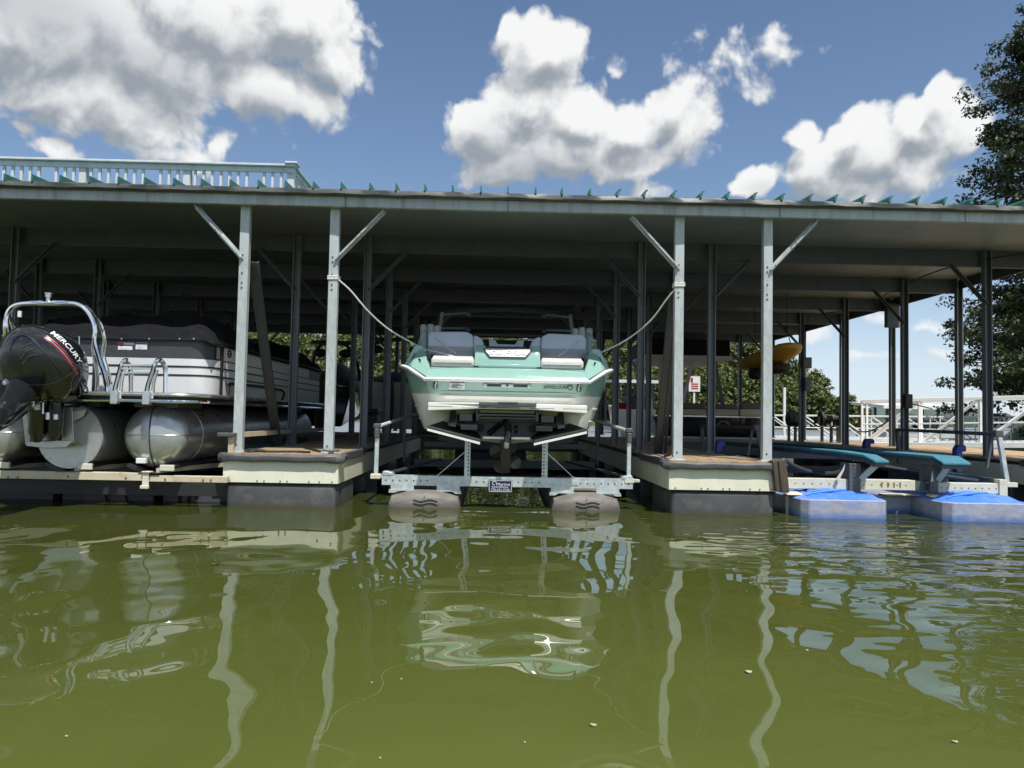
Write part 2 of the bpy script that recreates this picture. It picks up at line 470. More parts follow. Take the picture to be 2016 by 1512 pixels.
def water_mat():
    mt = bpy.data.materials.new('lake_water')
    mt.use_nodes = True
    nt = mt.node_tree
    b = nt.nodes['Principled BSDF']
    tc = nt.nodes.new('ShaderNodeTexCoord')

    def noise(scale, detail, stretch, rough=.5, offs=(0, 0, 0)):
        mp = nt.nodes.new('ShaderNodeMapping')
        mp.inputs['Scale'].default_value = stretch
        mp.inputs['Location'].default_value = offs
        nt.links.new(tc.outputs['Object'], mp.inputs['Vector'])
        n = nt.nodes.new('ShaderNodeTexNoise')
        n.inputs['Scale'].default_value = scale
        n.inputs['Detail'].default_value = detail
        n.inputs['Roughness'].default_value = rough
        nt.links.new(mp.outputs[0], n.inputs['Vector'])
        return n.outputs['Fac']

    def math_(op, a, b_, c=None):
        n = nt.nodes.new('ShaderNodeMath')
        n.operation = op
        for i, v in enumerate((a, b_, c)):
            if v is None:
                continue
            if isinstance(v, bpy.types.NodeSocket):
                nt.links.new(v, n.inputs[i])
            else:
                n.inputs[i].default_value = v
        return n.outputs[0]
    def ramp(v, a0, a1, t0, t1):
        n = nt.nodes.new('ShaderNodeMapRange')
        for k_, x_ in (('From Min', a0), ('From Max', a1), ('To Min', t0), ('To Max', t1)):
            n.inputs[k_].default_value = x_
        nt.links.new(v, n.inputs['Value'])
        return n.outputs[0]
    sx = nt.nodes.new('ShaderNodeSeparateXYZ')
    nt.links.new(tc.outputs['Object'], sx.inputs[0])
    X_, Y_ = sx.outputs[0], sx.outputs[1]
    swell = noise(.42, 0, (1, .8, 1))
    wave = noise(1.25, 0, (1.15, .75, 1), .5, (4, 9, 0))
    small = noise(3.4, 0, (1.0, .9, 1), .5, (1, 3, 0))
    ripple = noise(3.6, 1.0, (.75, 1.15, 1), .45, (7, 2, 0))
    chop = noise(9.0, 1.5, (.7, 1.3, 1), .5, (5, 5, 0))
    wake = ramp(Y_, 3.0, 9.0, 1.9, .34)              # the boat's own wake is still running out near the camera
    h = math_('MULTIPLY', swell, .022)
    h = math_('MULTIPLY_ADD', wave, .026, h)
    h = math_('MULTIPLY_ADD', small, .0042, h)
    h = math_('MULTIPLY', h, wake)
    # a breeze ruffles the water to the east of the dock and on the open lake beyond
    patch = noise(.3, 1, (1, 1, 1), .5, (2.2, .7, 0))
    east = math_('MULTIPLY', ramp(X_, 1.5, 3.0, 0.0, 1.0), ramp(patch, .3, .6, .35, 1.0))
    h = math_('MULTIPLY_ADD', math_('MULTIPLY', ripple, east), .040, h)
    h = math_('MULTIPLY_ADD', math_('MULTIPLY', chop, math_('ADD', math_('MULTIPLY', east, .35), ramp(Y_, 22.0, 40.0, 0.0, .6))), .004, h)
    bp = nt.nodes.new('ShaderNodeBump')
    bp.inputs['Strength'].default_value = 1.0
    bp.inputs['Distance'].default_value = 1.0
    nt.links.new(h, bp.inputs['Height'])
    r = nt.nodes.new('ShaderNodeValToRGB')
    r.color_ramp.elements[0].position = .3
    r.color_ramp.elements[1].position = .75
    r.color_ramp.elements[0].color = (.103, .124, .027, 1)
    r.color_ramp.elements[1].color = (.119, .140, .033, 1)
    nt.links.new(noise(.35, 3, (1, 1, 1)), r.inputs['Fac'])
    # murky green water body under a mirror surface
    df = nt.nodes.new('ShaderNodeBsdfDiffuse')
    # light leaving the murk at a low angle loses more on its way through the surface
    f0 = nt.nodes.new('ShaderNodeFresnel')
    f0.inputs['IOR'].default_value = 1.62
    om = math_('SUBTRACT', 1.0, f0.outputs[0])
    vmx = nt.nodes.new('ShaderNodeVectorMath')
    vmx.operation = 'SCALE'
    nt.links.new(r.outputs[0], vmx.inputs[0])
    nt.links.new(om, vmx.inputs['Scale'])
    nt.links.new(vmx.outputs[0], df.inputs['Color'])
    gl = nt.nodes.new('ShaderNodeBsdfGlossy')
    nt.links.new(ramp(Y_, 24.0, 50.0, 0.0, .42), gl.inputs['Roughness'])
    nt.links.new(bp.outputs[0], gl.inputs['Normal'])
    fr = nt.nodes.new('ShaderNodeFresnel')
    fr.inputs['IOR'].default_value = 1.85
    nt.links.new(bp.outputs[0], fr.inputs['Normal'])
    mx = nt.nodes.new('ShaderNodeMixShader')
    nt.links.new(fr.outputs[0], mx.inputs[0])
    nt.links.new(df.outputs[0], mx.inputs[1])
    nt.links.new(gl.outputs[0], mx.inputs[2])
    nt.links.new(mx.outputs[0], nt.nodes['Material Output'].inputs['Surface'])
    nt.nodes.remove(b)
    M['water'] = mt


water_mat()

# ------------------------------------------------------------------ mesh helpers


class MB:
    def __init__(self):
        self.v, self.f = [], []

    def add(self, vs, fs):
        k = len(self.v)
        self.v += [tuple(v) for v in vs]
        self.f += [tuple(i + k for i in f) for f in fs]
        return self

    def box(self, x0, x1, y0, y1, z0, z1):
        return self.add([(x0, y0, z0), (x1, y0, z0), (x1, y1, z0), (x0, y1, z0), (x0, y0, z1), (x1, y0, z1), (x1, y1, z1), (x0, y1, z1)],
                        [(0, 3, 2, 1), (4, 5, 6, 7), (0, 1, 5, 4), (1, 2, 6, 5), (2, 3, 7, 6), (3, 0, 4, 7)])

    def bar(self, p0, p1, w, h, upv=(0, 0, 1)):
        p0, p1 = Vector(p0), Vector(p1)
        d = (p1 - p0).normalized()
        u = Vector(upv)
        s = d.cross(u)
        if s.length < 1e-4:
            s = d.cross(Vector((0, 1, 0)))
        s.normalize()
        t = s.cross(d)
        vs = []
        for p in (p0, p1):
            for a, b in ((-1, -1), (1, -1), (1, 1), (-1, 1)):
                vs.append(p + s * (a * w / 2) + t * (b * h / 2))
        return self.add(vs, [(0, 1, 2, 3), (7, 6, 5, 4), (0, 4, 5, 1), (1, 5, 6, 2), (2, 6, 7, 3), (3, 7, 4, 0)])

    def hexa(self, a, b):
        """two matching polygons joined to a solid"""
        n = len(a)
        fs = [tuple(range(n - 1, -1, -1)), tuple(range(n, 2 * n))]
        for i in range(n):
            j = (i + 1) % n
            fs.append((i, j, n + j, n + i))
        return self.add(list(a) + list(b), fs)

    def prism(self, pts, off):
        off = Vector(off)
        return self.hexa(pts, [Vector(p) + off for p in pts])

    def tube(self, pts, r, n=8, closed=False):
        pts = [Vector(p) for p in pts]
        rs = r if isinstance(r, (list, tuple)) else [r] * len(pts)
        m_ = len(pts)
        prev = None
        rings = []
        for i, p in enumerate(pts):
            a = pts[i - 1] if (i > 0 or closed) else p
            b = pts[(i + 1) % m_] if (i < m_ - 1 or closed) else p
            d = (b - a).normalized()
            if prev is None:
                s = d.cross(Vector((0, 0, 1)))
                if s.length < 1e-3:
                    s = d.cross(Vector((0, 1, 0)))
            else:
                s = prev - d * prev.dot(d)
            s.normalize()
            prev = s
            t = d.cross(s)
            rings.append([p + (s * math.cos(2 * math.pi * k / n) + t * math.sin(2 * math.pi * k / n)) * rs[i] for k in range(n)])
        return self.loft(rings, True, not closed, closed)

    def loft(self, rings, ring_closed=True, caps=True, loop=False):
        n = len(rings[0])
        vs = [p for rg in rings for p in rg]
        fs = []
        m_ = len(rings)
        for i in range(m_ if loop else m_ - 1):
            i2 = (i + 1) % m_
            for k in range(n if ring_closed else n - 1):
                k2 = (k + 1) % n
                fs.append((i * n + k, i * n + k2, i2 * n + k2, i2 * n + k))
        if caps and ring_closed:
            fs.append(tuple(range(n - 1, -1, -1)))
            fs.append(tuple((m_ - 1) * n + k for k in range(n)))
        return self.add(vs, fs)

    def cyl(self, p0, p1, r, n=14):
        return self.tube([p0, p1], r, n)

    def ell(self, c, rx, ry, rz, nu=16, nv=10, e=1.0):
        c = Vector(c)

        def pw(x):
            return math.copysign(abs(x) ** e, x)
        rings = []
        for j in range(nv + 1):
            ph = -math.pi / 2 + math.pi * j / nv
            ph = max(-math.pi / 2 + .02, min(math.pi / 2 - .02, ph))
            rings.append([c + Vector((rx * pw(math.cos(ph)) * pw(math.cos(2 * math.pi * i / nu)),
                                      ry * pw(math.cos(ph)) * pw(math.sin(2 * math.pi * i / nu)), rz * pw(math.sin(ph)))) for i in range(nu)])
        return self.loft(rings)

    def mesh(self, name, bevel=0, seg=1):
        me = bpy.data.meshes.new(name)
        me.from_pydata(self.v, [], self.f)
        bm = bmesh.new()
        bm.from_mesh(me)
        bmesh.ops.recalc_face_normals(bm, faces=bm.faces[:])
        if bevel:
            es = [e for e in bm.edges if len(e.link_faces) == 2 and e.calc_face_angle() > .5]
            bmesh.ops.bevel(bm, geom=es, offset=bevel, segments=seg, profile=.5, affect='EDGES', clamp_overlap=True)
        bm.to_mesh(me)
        bm.free()
        me.update()
        return me

    def build(self, name, mt, parent=None, smooth=False, bevel=0, seg=1, label=None, kind=None):
        me = self.mesh(name, bevel, seg)
        return link(name, me, mt, parent, smooth, label, kind)


def link(name, me, mt, parent=None, smooth=False, label=None, kind=None):
    if mt is not None and not len(me.materials):
        me.materials.append(M[mt])
    if smooth:
        me.shade_smooth()
        try:
            me.set_sharp_from_angle(angle=R(40))
        except Exception:
            pass
    o = bpy.data.objects.new(name, me)
    col.objects.link(o)
    if parent is not None:
        adopt(o, parent)
    if label:
        o['label'] = label
    if kind:
        o['kind'] = kind
    return o


def origin(o):
    """world location of an object built without rotation"""
    v = Vector(o.location)
    return v if o.parent is None else v


def adopt(o, parent):
    o.parent = parent
    w = Vector((0, 0, 0))
    p = parent
    while p is not None:
        w += Vector(p.get('base', (0, 0, 0)))
        p = None
    o.matrix_parent_inverse = Matrix.Translation(-w)


def thing(name, label, cat, loc, group=None):
    o = bpy.data.objects.new(name, None)
    o.empty_display_size = .2
    col.objects.link(o)
    o.location = loc
    o['base'] = tuple(loc)
    o['label'] = label
    o['category'] = cat
    if group:
        o['group'] = group
    return o


def part(name, parent):
    """an Empty part that holds sub-parts, standing at its thing's base"""
    o = bpy.data.objects.new(name, None)
    o.empty_display_size = .1
    col.objects.link(o)
    o.parent = parent
    o['base'] = tuple(parent['base'])
    return o


def tag(o, label, cat, group=None):
    o['label'] = label
    o['category'] = cat
    if group:
        o['group'] = group
    return o


def text_mesh(s, size=1.0, extrude=.02, shear=0.0, bold=0.0, spacing=1.0):
    cu = bpy.data.curves.new('lettering', 'FONT')
    cu.body = s
    cu.size = size
    cu.extrude = extrude
    cu.shear = shear
    cu.offset = bold
    cu.space_character = spacing
    cu.align_x = 'CENTER'
    cu.align_y = 'CENTER'
    cu.resolution_u = 3
    o = bpy.data.objects.new('lettering', cu)
    col.objects.link(o)
    bpy.context.view_layer.update()
    me = bpy.data.meshes.new_from_object(o.evaluated_get(bpy.context.evaluated_depsgraph_get()))
    bpy.data.objects.remove(o)
    bpy.data.curves.remove(cu)
    return me


def lettering(s, centre, xdir, zdir, width, height, mt, parent, depth=.004, shear=0, bold=0, name='lettering', spacing=1.0):
    me = text_mesh(s, 1, 0.5, shear, bold, spacing)
    co = np.array([v.co for v in me.vertices])
    lo, hi = co.min(0), co.max(0)
    xd, zd = Vector(xdir).normalized(), Vector(zdir).normalized()
    nd = xd.cross(zd)
    for v in me.vertices:
        a = (v.co.x - (lo[0] + hi[0]) / 2) / (hi[0] - lo[0]) * width
        b = (v.co.y - (lo[1] + hi[1]) / 2) / (hi[1] - lo[1]) * height
        c = (v.co.z - lo[2]) / (hi[2] - lo[2]) * depth
        v.co = Vector(centre) + xd * a + zd * b + nd * c
    me.materials.clear()
    return link(name, me, mt, parent)


def copy_tree(root, delta, label=None, group=None):
    r = root.copy()
    col.objects.link(r)
    r.location = Vector(root.location) + Vector(delta)
    if label:
        r['label'] = label
    if group:
        r['group'] = group
    for ch in list(root.children):
        c = ch.copy()
        col.objects.link(c)
        c.parent = r
        for g in ch.children:
            dd = g.copy()
            col.objects.link(dd)
            dd.parent = c
    return r


def curve(pts, n=6):
    """Catmull-Rom through points"""
    pts = [Vector(p) for p in pts]
    q = [pts[0] * 2 - pts[1]] + pts + [pts[-1] * 2 - pts[-2]]
    out = []
    for i in range(1, len(q) - 2):
        for k in range(n):
            t = k / n
            out.append(.5 * ((2 * q[i]) + (-q[i - 1] + q[i + 1]) * t + (2 * q[i - 1] - 5 * q[i] + 4 * q[i + 1] - q[i + 2]) * t * t
                             + (-q[i - 1] + 3 * q[i] - 3 * q[i + 1] + q[i + 2]) * t ** 3))
    out.append(q[-2])
    return out
# ================================================================== the setting
water = MB()
water.add([(-500, -60, 0), (700, -60, 0), (700, 900, 0), (-500, 900, 0)], [(0, 1, 2, 3)])
wobj = water.build('water', 'water')
wobj['kind'] = 'structure'
lb = MB().add([(-500, -60, -6), (700, -60, -6), (700, 900, -6), (-500, 900, -6)], [(0, 1, 2, 3)]).build('lake_bed', 'clay')
lb['kind'] = 'structure'


# ---------------------------------------------------------------- leaves
def leaf_cloud(centres, radii, n_each, size, flat=.75, droop=0.0):
    """many small leaf quads spread through clumps; returns vertex and face arrays"""
    c = np.repeat(np.asarray(centres), n_each, axis=0)
    rr = np.repeat(np.asarray(radii), n_each)
    n = len(c)
    d = rng.normal(size=(n, 3))
    d /= np.linalg.norm(d, axis=1)[:, None]
    t = rng.random(n) ** .45
    p = c + d * (rr * t)[:, None] * np.array([1, 1, flat])
    nrm = d * .6 + rng.normal(size=(n, 3)) * .6 + np.array([0, 0, .5])
    nrm /= np.linalg.norm(nrm, axis=1)[:, None]
    a = np.cross(nrm, rng.normal(size=(n, 3)))
    a /= np.linalg.norm(a, axis=1)[:, None]
    b = np.cross(nrm, a)
    s = size * (.6 + .8 * rng.random(n))
    a *= s[:, None]
    b *= (s * .55)[:, None]
    v = np.stack([p - a, p - b, p + a, p + b], axis=1).reshape(-1, 3)
    return v


def quad_mesh(name, v, mt):
    me = bpy.data.meshes.new(name)
    nq = len(v) // 4
    me.vertices.add(len(v))
    me.vertices.foreach_set('co', v.astype(np.float32).ravel())
    me.loops.add(nq * 4)
    me.loops.foreach_set('vertex_index', np.arange(nq * 4, dtype=np.int32))
    me.polygons.add(nq)
    me.polygons.foreach_set('loop_start', np.arange(0, nq * 4, 4, dtype=np.int32))
    me.update(calc_edges=True)
    me.materials.append(M[mt])
    return me


# ---------------------------------------------------------------- far shore
def ground_z(x, y):
    """wooded shore across the cove: a hill to the west that runs out into a low point in the east"""
    t = max(0.0, min(1.0, (66 - x) / 22.0))
    h = 3.0 + 8.0 * max(0, min(1, (45 - x) / 60.0))
    s = max(0.0, min(1.0, (y - 131) / 40.0))
    return t * (h * s + min(1.2, max(0, (y - 128) * .5))) - .3


xs = np.linspace(-150, 72, 60)
ys = np.linspace(126, 240, 30)
tb = MB()
gv = [(x, y, ground_z(x, y) + .4 * math.sin(x * .7) * math.sin(y * .4)) for y in ys for x in xs]
nx = len(xs)
gf = [(j * nx + i, j * nx + i + 1, (j + 1) * nx + i + 1, (j + 1) * nx + i) for j in range(len(ys) - 1) for i in range(nx - 1)]
shore = MB().add(gv, gf).build('wooded_hill', 'hill_green', smooth=True)
shore['kind'] = 'structure'

cc, cr = [], []
tr = MB()
for k in range(760):
    x = -120 + 186 * random.random() if k < 560 else 22 + 44 * random.random()
    y = 129 + 52 * random.random() ** 1.5
    if x > 62 and random.random() < .5:
        continue
    z = ground_z(x, y)
    h = random.uniform(9, 13.5) * (1.0 if x < 20 else 1.18 if x < 50 else max(.36, 1.18 - (x - 50) / 21))
    if y < 134:
        h *= .6
    w = h * random.uniform(.2, .3)
    tr.tube([(x, y, z - .5), (x, y, z + h * .8)], [.22, .06], 5)
    for q in range(34):
        f = random.random() ** .8
        ang = random.random() * 6.283
        rad = w * (1.15 - .75 * f) * math.sqrt(random.random())
        cc.append((x + rad * math.cos(ang), y + rad * math.sin(ang), z + h * (.22 + .78 * f)))
        cr.append(w * random.uniform(.28, .5))
me = quad_mesh('far_wood', leaf_cloud(cc, cr, 20, .32), 'leaf_wood')
wood = link('wooded_shore_trees', me, None)
wood['kind'] = 'stuff'
wood['label'] = 'dense green wood covering the far shore of the cove'
wood['category'] = 'wood'
trn = tr.build('tree_trunks', 'bark', wood)
trn['kind'] = 'stuff'

# ridge far down the lake
rv, rf = [], []
n = 160
for i in range(n):
    x = 150 + 560 * i / (n - 1)
    h = 15 + 5 * math.sin(i * .11) + 2.2 * math.sin(i * .9) + random.uniform(-1, 1.2)
    rv += [(x, 690, -1), (x, 690, h * .55), (x, 705, h), (x, 760, h * .9)]
for i in range(n - 1):
    for k in range(3):
        rf.append((i * 4 + k, (i + 1) * 4 + k, (i + 1) * 4 + k + 1, i * 4 + k + 1))
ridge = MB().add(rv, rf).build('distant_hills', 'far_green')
ridge['kind'] = 'structure'


# ---------------------------------------------------------------- trees
def tree(name, label, base, height, prof, leafmat, limbs, leaf, n_each, clump=(.45, .8), trunk=.28, lean=(0, 0), gap=.2, flat=.6, group=None):
    t = thing(name, label, 'tree', base, group)
    bx, by, bz = base
    tk = [(bx + lean[0] * (k / 8) ** 1.3 * height + .12 * math.sin(k * 1.7), by + lean[1] * (k / 8) * height, bz - .6 + (height + .6) * k / 8) for k in range(9)]
    MB().tube(tk, [trunk * (1 - .88 * k / 8) for k in range(9)], 9).build('trunk', 'bark', t, True)
    lm = MB()
    cs, rs = [], []
    for i in range(limbs):
        f = gap + (1 - gap) * ((i + .5) / limbs) ** .9
        zz = bz + height * f
        k = min(7, int(f * 8))
        o = Vector(tk[k]).lerp(Vector(tk[k + 1]), f * 8 - k)
        ang = i * 2.399 + random.uniform(-.5, .5)
        ln = prof(f) * random.uniform(.72, 1.12)
        d = Vector((math.cos(ang), math.sin(ang), random.uniform(.0, .35)))
        pts = [o]
        for s in range(1, 5):
            pts.append(o + d * (ln * s / 4) + Vector((random.uniform(-.1, .1) * ln, random.uniform(-.1, .1) * ln, -.04 * ln * (s / 4) ** 2 * 4 + random.uniform(-.05, .08) * ln)))
        lm.tube(pts, [max(.02, trunk * .3 * (1 - f * .6) * (1 - s / 4.6)) for s in range(5)], 5)
        for s in range(2, 5):
            for q in range(2 if s < 4 else 3):
                off = Vector((random.gauss(0, .17), random.gauss(0, .17), random.gauss(.03, .10))) * ln * .9
                e = pts[s] + off
                lm.tube([pts[s - 1], e], [.025, .01], 4)
                cs.append(tuple(e))
                rs.append(random.uniform(*clump) * (.7 + .3 * ln / 4))
    lm.build('limbs', 'bark', t)
    me = quad_mesh('crown', leaf_cloud(cs, rs, n_each, leaf, flat), leafmat)
    link('crown', me, None, t)
    return t


tree('pine_tree', 'tall dark evergreen tree rising above the right end of the roof', (23.9, 31, 0.6), 19.4,
     lambda f: 5.7 * (1.05 - f) ** .55 if f > .32 else 4.3, 'leaf_pine', 165, .085, 95, (.42, .8), .34, flat=.5, gap=.06)
tree('oak_tree', 'bushy olive green tree in front of the tall evergreen at the right edge', (24.0, 27, 0.6), 10.0,
     lambda f: 3.9 * math.sin(math.pi * min(1, f * .86 + .16)) + .5, 'leaf_oak', 90, .095, 90, (.5, .9), .25, gap=.08, flat=.7)
tree('oak_tree', 'dark broad tree behind the white gangway under the roof end', (31.5, 36, 0.8), 11.5,
     lambda f: 5.6 * math.sin(math.pi * min(1, f * .8 + .2)) + .6, 'leaf_pine', 80, .13, 80, (.7, 1.2), .3, gap=.05, flat=.7)
pl = P(1679, 800, 150)
tree('pine_tree', 'lone small pine at the end of the far wooded point', (pl.x, 150, -.2), 6.3,
     lambda f: 1.9 * (1.05 - f) ** .8, 'leaf_wood', 26, .3, 20, (.3, .5), .15, gap=.12)
# shore bank under the right-hand trees
bk = MB()
bk.loft([[Vector((max(19.5, .66 * (24.5 + 10 * j)) + i * 1.6, 24.5 + 10 * j + 2.5 * math.sin(i * .8), -.5 + (.35 + 1.1 * (j > 0) + .3 * math.sin(i)) * min(1, i / 2))) for i in range(22)] for j in range(4)], False, False)
bank = bk.build('shore_bank', 'hill_green', smooth=True)
bank['kind'] = 'structure'

# ================================================================== covered dock
ROWS = [9.4 + 2.44 * k for k in range(7)]
FINGERS = [(-13.85, -12.78), (-8.45, -7.38), (-3.10, -2.01), (2.235, 3.335), (7.68, 8.72)]
XL, XR = -19.0, 8.84
dock = thing('covered_dock', 'long open-sided boat dock roof on grey steel posts', 'dock roof', (0, 9.4, .62))
def sheet(x0, x1, prof, th):
    return MB().loft([[Vector((x, y, z)) for y, z in prof] + [Vector((x, y, z + th)) for y, z in reversed(prof)] for x in (x0, x1)])


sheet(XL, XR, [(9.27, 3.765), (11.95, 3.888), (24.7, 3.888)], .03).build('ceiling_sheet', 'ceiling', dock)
sheet(XL, XR + .02, [(9.15, 3.786), (11.95, 3.925), (24.8, 3.925)], .012).build('roof_sheet', 'teal_roof', dock)
seams = [XL] + [P(x, 400, 9.3).x for x in (682, 1000, 1532, 1895)] + [XR]
for a, b in zip(seams[:-1], seams[1:]):
    m_ = MB()
    m_.box(a + .003, b - .003, 9.24, 9.262, 3.615, 3.755)
    m_.box(a + .003, b - .003, 9.262, 9.32, 3.615, 3.63)
    m_.build('fascia_panel', 'fascia', dock, bevel=.004)
# eave flashing with its sagging lower edge
ev = []
k = 0
x = XL
while x < XR + .1:
    sag = .004 * math.sin(x * 5.1) + .004 * math.sin(x * 12.7 + 1) + random.uniform(-.003, .003) + .012 * max(0, math.sin(x * .9 + 1)) ** 8 * math.sin(x * 9)
    ev.append([Vector((x, 9.22, 3.802)), Vector((x, 9.15, 3.801)), Vector((x, 9.14 - .008 * math.sin(x * 7), 3.790 + .005 * math.sin(x * 9))),
               Vector((x, 9.136 - .010 * math.sin(x * 6.3), 3.742 + sag * .8)), Vector((x, 9.18, 3.730 + sag * .4)), Vector((x, 9.238, 3.735))])
    x += .11
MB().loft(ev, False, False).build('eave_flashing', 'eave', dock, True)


def rib_mesh(sec):
    rings = []
    for y, z in ((9.13, 3.80), (11.95, 3.939), (24.75, 3.939)):
        rings.append([Vector((a, y, z + h)) for a, h in sec])
    return MB().loft(rings).mesh('seam_rib')


rib = rib_mesh([(-.010, 0), (.010, 0), (.007, .08), (-.007, .08)])
rib2 = rib_mesh([(-.012, 0), (.012, 0), (.028, .062), (.05, .08), (.02, .084), (-.006, .055)])
x = -9.2
i = 0
while x < XR:
    o = link('seam_rib', rib if x < 1.4 else rib2, 'teal_rib', dock)
    o.location.x = x + random.uniform(-.012, .012)
    o.rotation_euler.y = 0
    x += .332
    i += 1
for Y in ROWS[1:]:
    m_ = MB()
    m_.box(XL, XR - .1, Y + .055, Y + .063, 3.62, 3.884)
    m_.box(XL, XR - .1, Y + .064, Y + .12, 3.62, 3.632)
    m_.box(XL, XR - .1, Y + .064, Y + .12, 3.872, 3.883)
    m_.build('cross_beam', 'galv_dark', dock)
# end trim on the east gable side, stepping under each beam
for a, b in zip(ROWS[:-1], ROWS[1:]):
    MB().box(XR - .09, XR - .06, a + .14, b + .04, 3.70, 3.884).build('end_trim', 'galv_dark', dock)


def post_mesh(front):
    m_ = MB()
    top = 3.70 if front else 3.87
    if front:
        m_.box(-.056, .056, -.045, .045, .625, top)
    else:
        w, d, t = .055, .05, .012
        pr = [(-w, -d), (-w + t, -d), (-w + t, d - t), (w - t, d - t), (w - t, -d), (w, -d), (w, d), (-w, d)]
        m_.hexa([Vector((a, b, .625)) for a, b in pr], [Vector((a, b, top)) for a, b in pr])
    m_.box(-.09, .09, -.075, .075, .625, .637)
    for s in (-1, 1):
        m_.cyl((s * .07, -.05, .637), (s * .07, -.05, .655), .012, 6)
    return m_.mesh('post', .004 if front else 0)


pm_front, pm_back = post_mesh(True), post_mesh(False)


def brace_mesh(s, front):
    m_ = MB()
    dz = 0 if front else .03
    m_.bar((s * .02, 0, 2.98 + dz), (s * .60, 0, 3.605 + dz), .016, .075, (0, 1, 0))
    m_.bar((s * .02 + .0, .03, 2.98 + dz), (s * .60, .03, 3.605 + dz), .06, .012, (0, 1, 0))
    for q in (.1, .45, .55, .9):
        p = Vector((s * .02, 0, 2.98 + dz)).lerp(Vector((s * .6, 0, 3.605 + dz)), q)
        m_.cyl(p + Vector((0, -.05, 0)), p + Vector((0, -.036, 0)), .011, 6)
    return m_.mesh('brace')


bm_ = {(s, f): brace_mesh(s, f) for s in (-1, 1) for f in (True, False)}
for fi, (a, b) in enumerate(FINGERS):
    for ri, Y in enumerate(ROWS):
        for s, X in ((-1, a), (1, b)):
            o = link('post', pm_front if ri == 0 else pm_back, 'galv' if ri == 0 or X > 8 else 'galv_mid', dock)  # rows under the roof take the shaded tone, sunlit east posts the bright one
            o.location = (X, Y, 0)
            if ri == 0:
                pass
            if not (fi == 4 and s == 1):
                o = link('knee_brace', bm_[(s, ri == 0)], 'galv' if ri == 0 else 'galv_dark', dock)  # back braces darker too, roof shade put into their colour
                o.location = (X, Y - .052, 0)
# bolt heads and slots on the four front posts in view
for X in (-3.10, -2.01, 2.235, 3.335):
    m_ = MB()
    for z in (2.62, 2.68, 2.80, 2.96, 3.02, .72):
        m_.cyl((X - .012, 9.353, z), (X - .012, 9.347, z), .011, 7)
    m_.build('bolts', 'dark_grey', dock)
# long diagonal braces that run back along the fingers
for (p0, p1, w) in ((P(499, 516, 9.47), (-3.15, 11.25, .63), .11), (P(1327, 575, 9.47), (2.35, 11.05, .63), .10), (P(1331, 590, 9.50), (2.49, 11.2, .63), .035)):
    p0, p1 = Vector(p0), Vector(p1)
    m_ = MB()
    m_.bar(p0, p1, w, .012, (0, 1, .3))
    if w > .05:
        m_.bar(p0 + Vector((-w / 2, 0, 0)), p1 + Vector((-w / 2, 0, 0)), .012, .055, (0, 1, .3))
        m_.bar(p0 + Vector((w / 2, 0, 0)), p1 + Vector((w / 2, 0, 0)), .012, .055, (0, 1, .3))
    m_.build('diagonal_brace', 'galv_dark', dock)
# conduit under the roof
MB().tube(curve([P(1590, 640, 19.1), P(1596, 618, 19.1), P(1625, 617, 19.1), P(1700, 604, 17.5), P(1780, 560, 14.5), P(1941, 510, 11.9), (9.2, 9.6, 3.6)], 5), .012, 6).build('conduit', 'cord_dark', dock)


# ---------------------------------------------------------------- roof deck railing
rl = thing('roof_railing', 'grey wooden balustrade of a sun deck on the roof', 'railing', (-6, 12.2, 3.96))
yr = 12.2
pc = P(577, 326, yr)
zt = 5.06
x0 = -12.6
MB().box(x0, pc.x + .06, yr - .09, yr + .09, zt - .035, zt).build('cap_rail', 'rail_grey', rl, bevel=.006)
MB().box(x0, pc.x + .03, yr - .035, yr + .005, zt - .125, zt - .038).build('top_rail', 'rail_grey', rl, bevel=.004)
MB().box(x0, pc.x, yr - .03, yr + .01, 4.03, 4.13).build('bottom_rail', 'rail_grey', rl)
bal = MB().box(-.02, .02, -.02, .02, 4.06, zt - .10).mesh('baluster', .003)
x = x0 + .1
k = 0
while x < pc.x - .08:
    if k % 12 != 3:
        o = link('baluster', bal, 'rail_grey', rl)
        o.location = (x, yr + .01, 0)
    x += .1365
    k += 1
pst = MB().box(-.055, .055, -.055, .055, 3.96, zt - .036).mesh('railing_post', .005)
for X in (pc.x - .03, pc.x - 1.68, pc.x - 3.32, pc.x - 4.96, pc.x - 6.6):
    o = link('railing_post', pst, 'rail_grey', rl)
    o.location = (X, yr + .045, 0)
MB().box(pc.x - .10, pc.x + .09, yr - .12, yr + .12, zt + .001, zt + .035).build('post_cap', 'rail_grey', rl, bevel=.006)
MB().box(pc.x - .06, pc.x + .06, yr + .12, 20.0, zt - .04, zt - .004).build('side_cap_rail', 'rail_grey', rl, bevel=.006)
MB().box(pc.x - .02, pc.x + .02, yr + .12, 20.0, zt - .125, zt - .043).build('side_top_rail', 'rail_grey', rl)
for k in range(54):
    o = link('baluster', bal, 'rail_grey', rl)
    o.location = (pc.x, yr + .2 + k * .1365, 0)


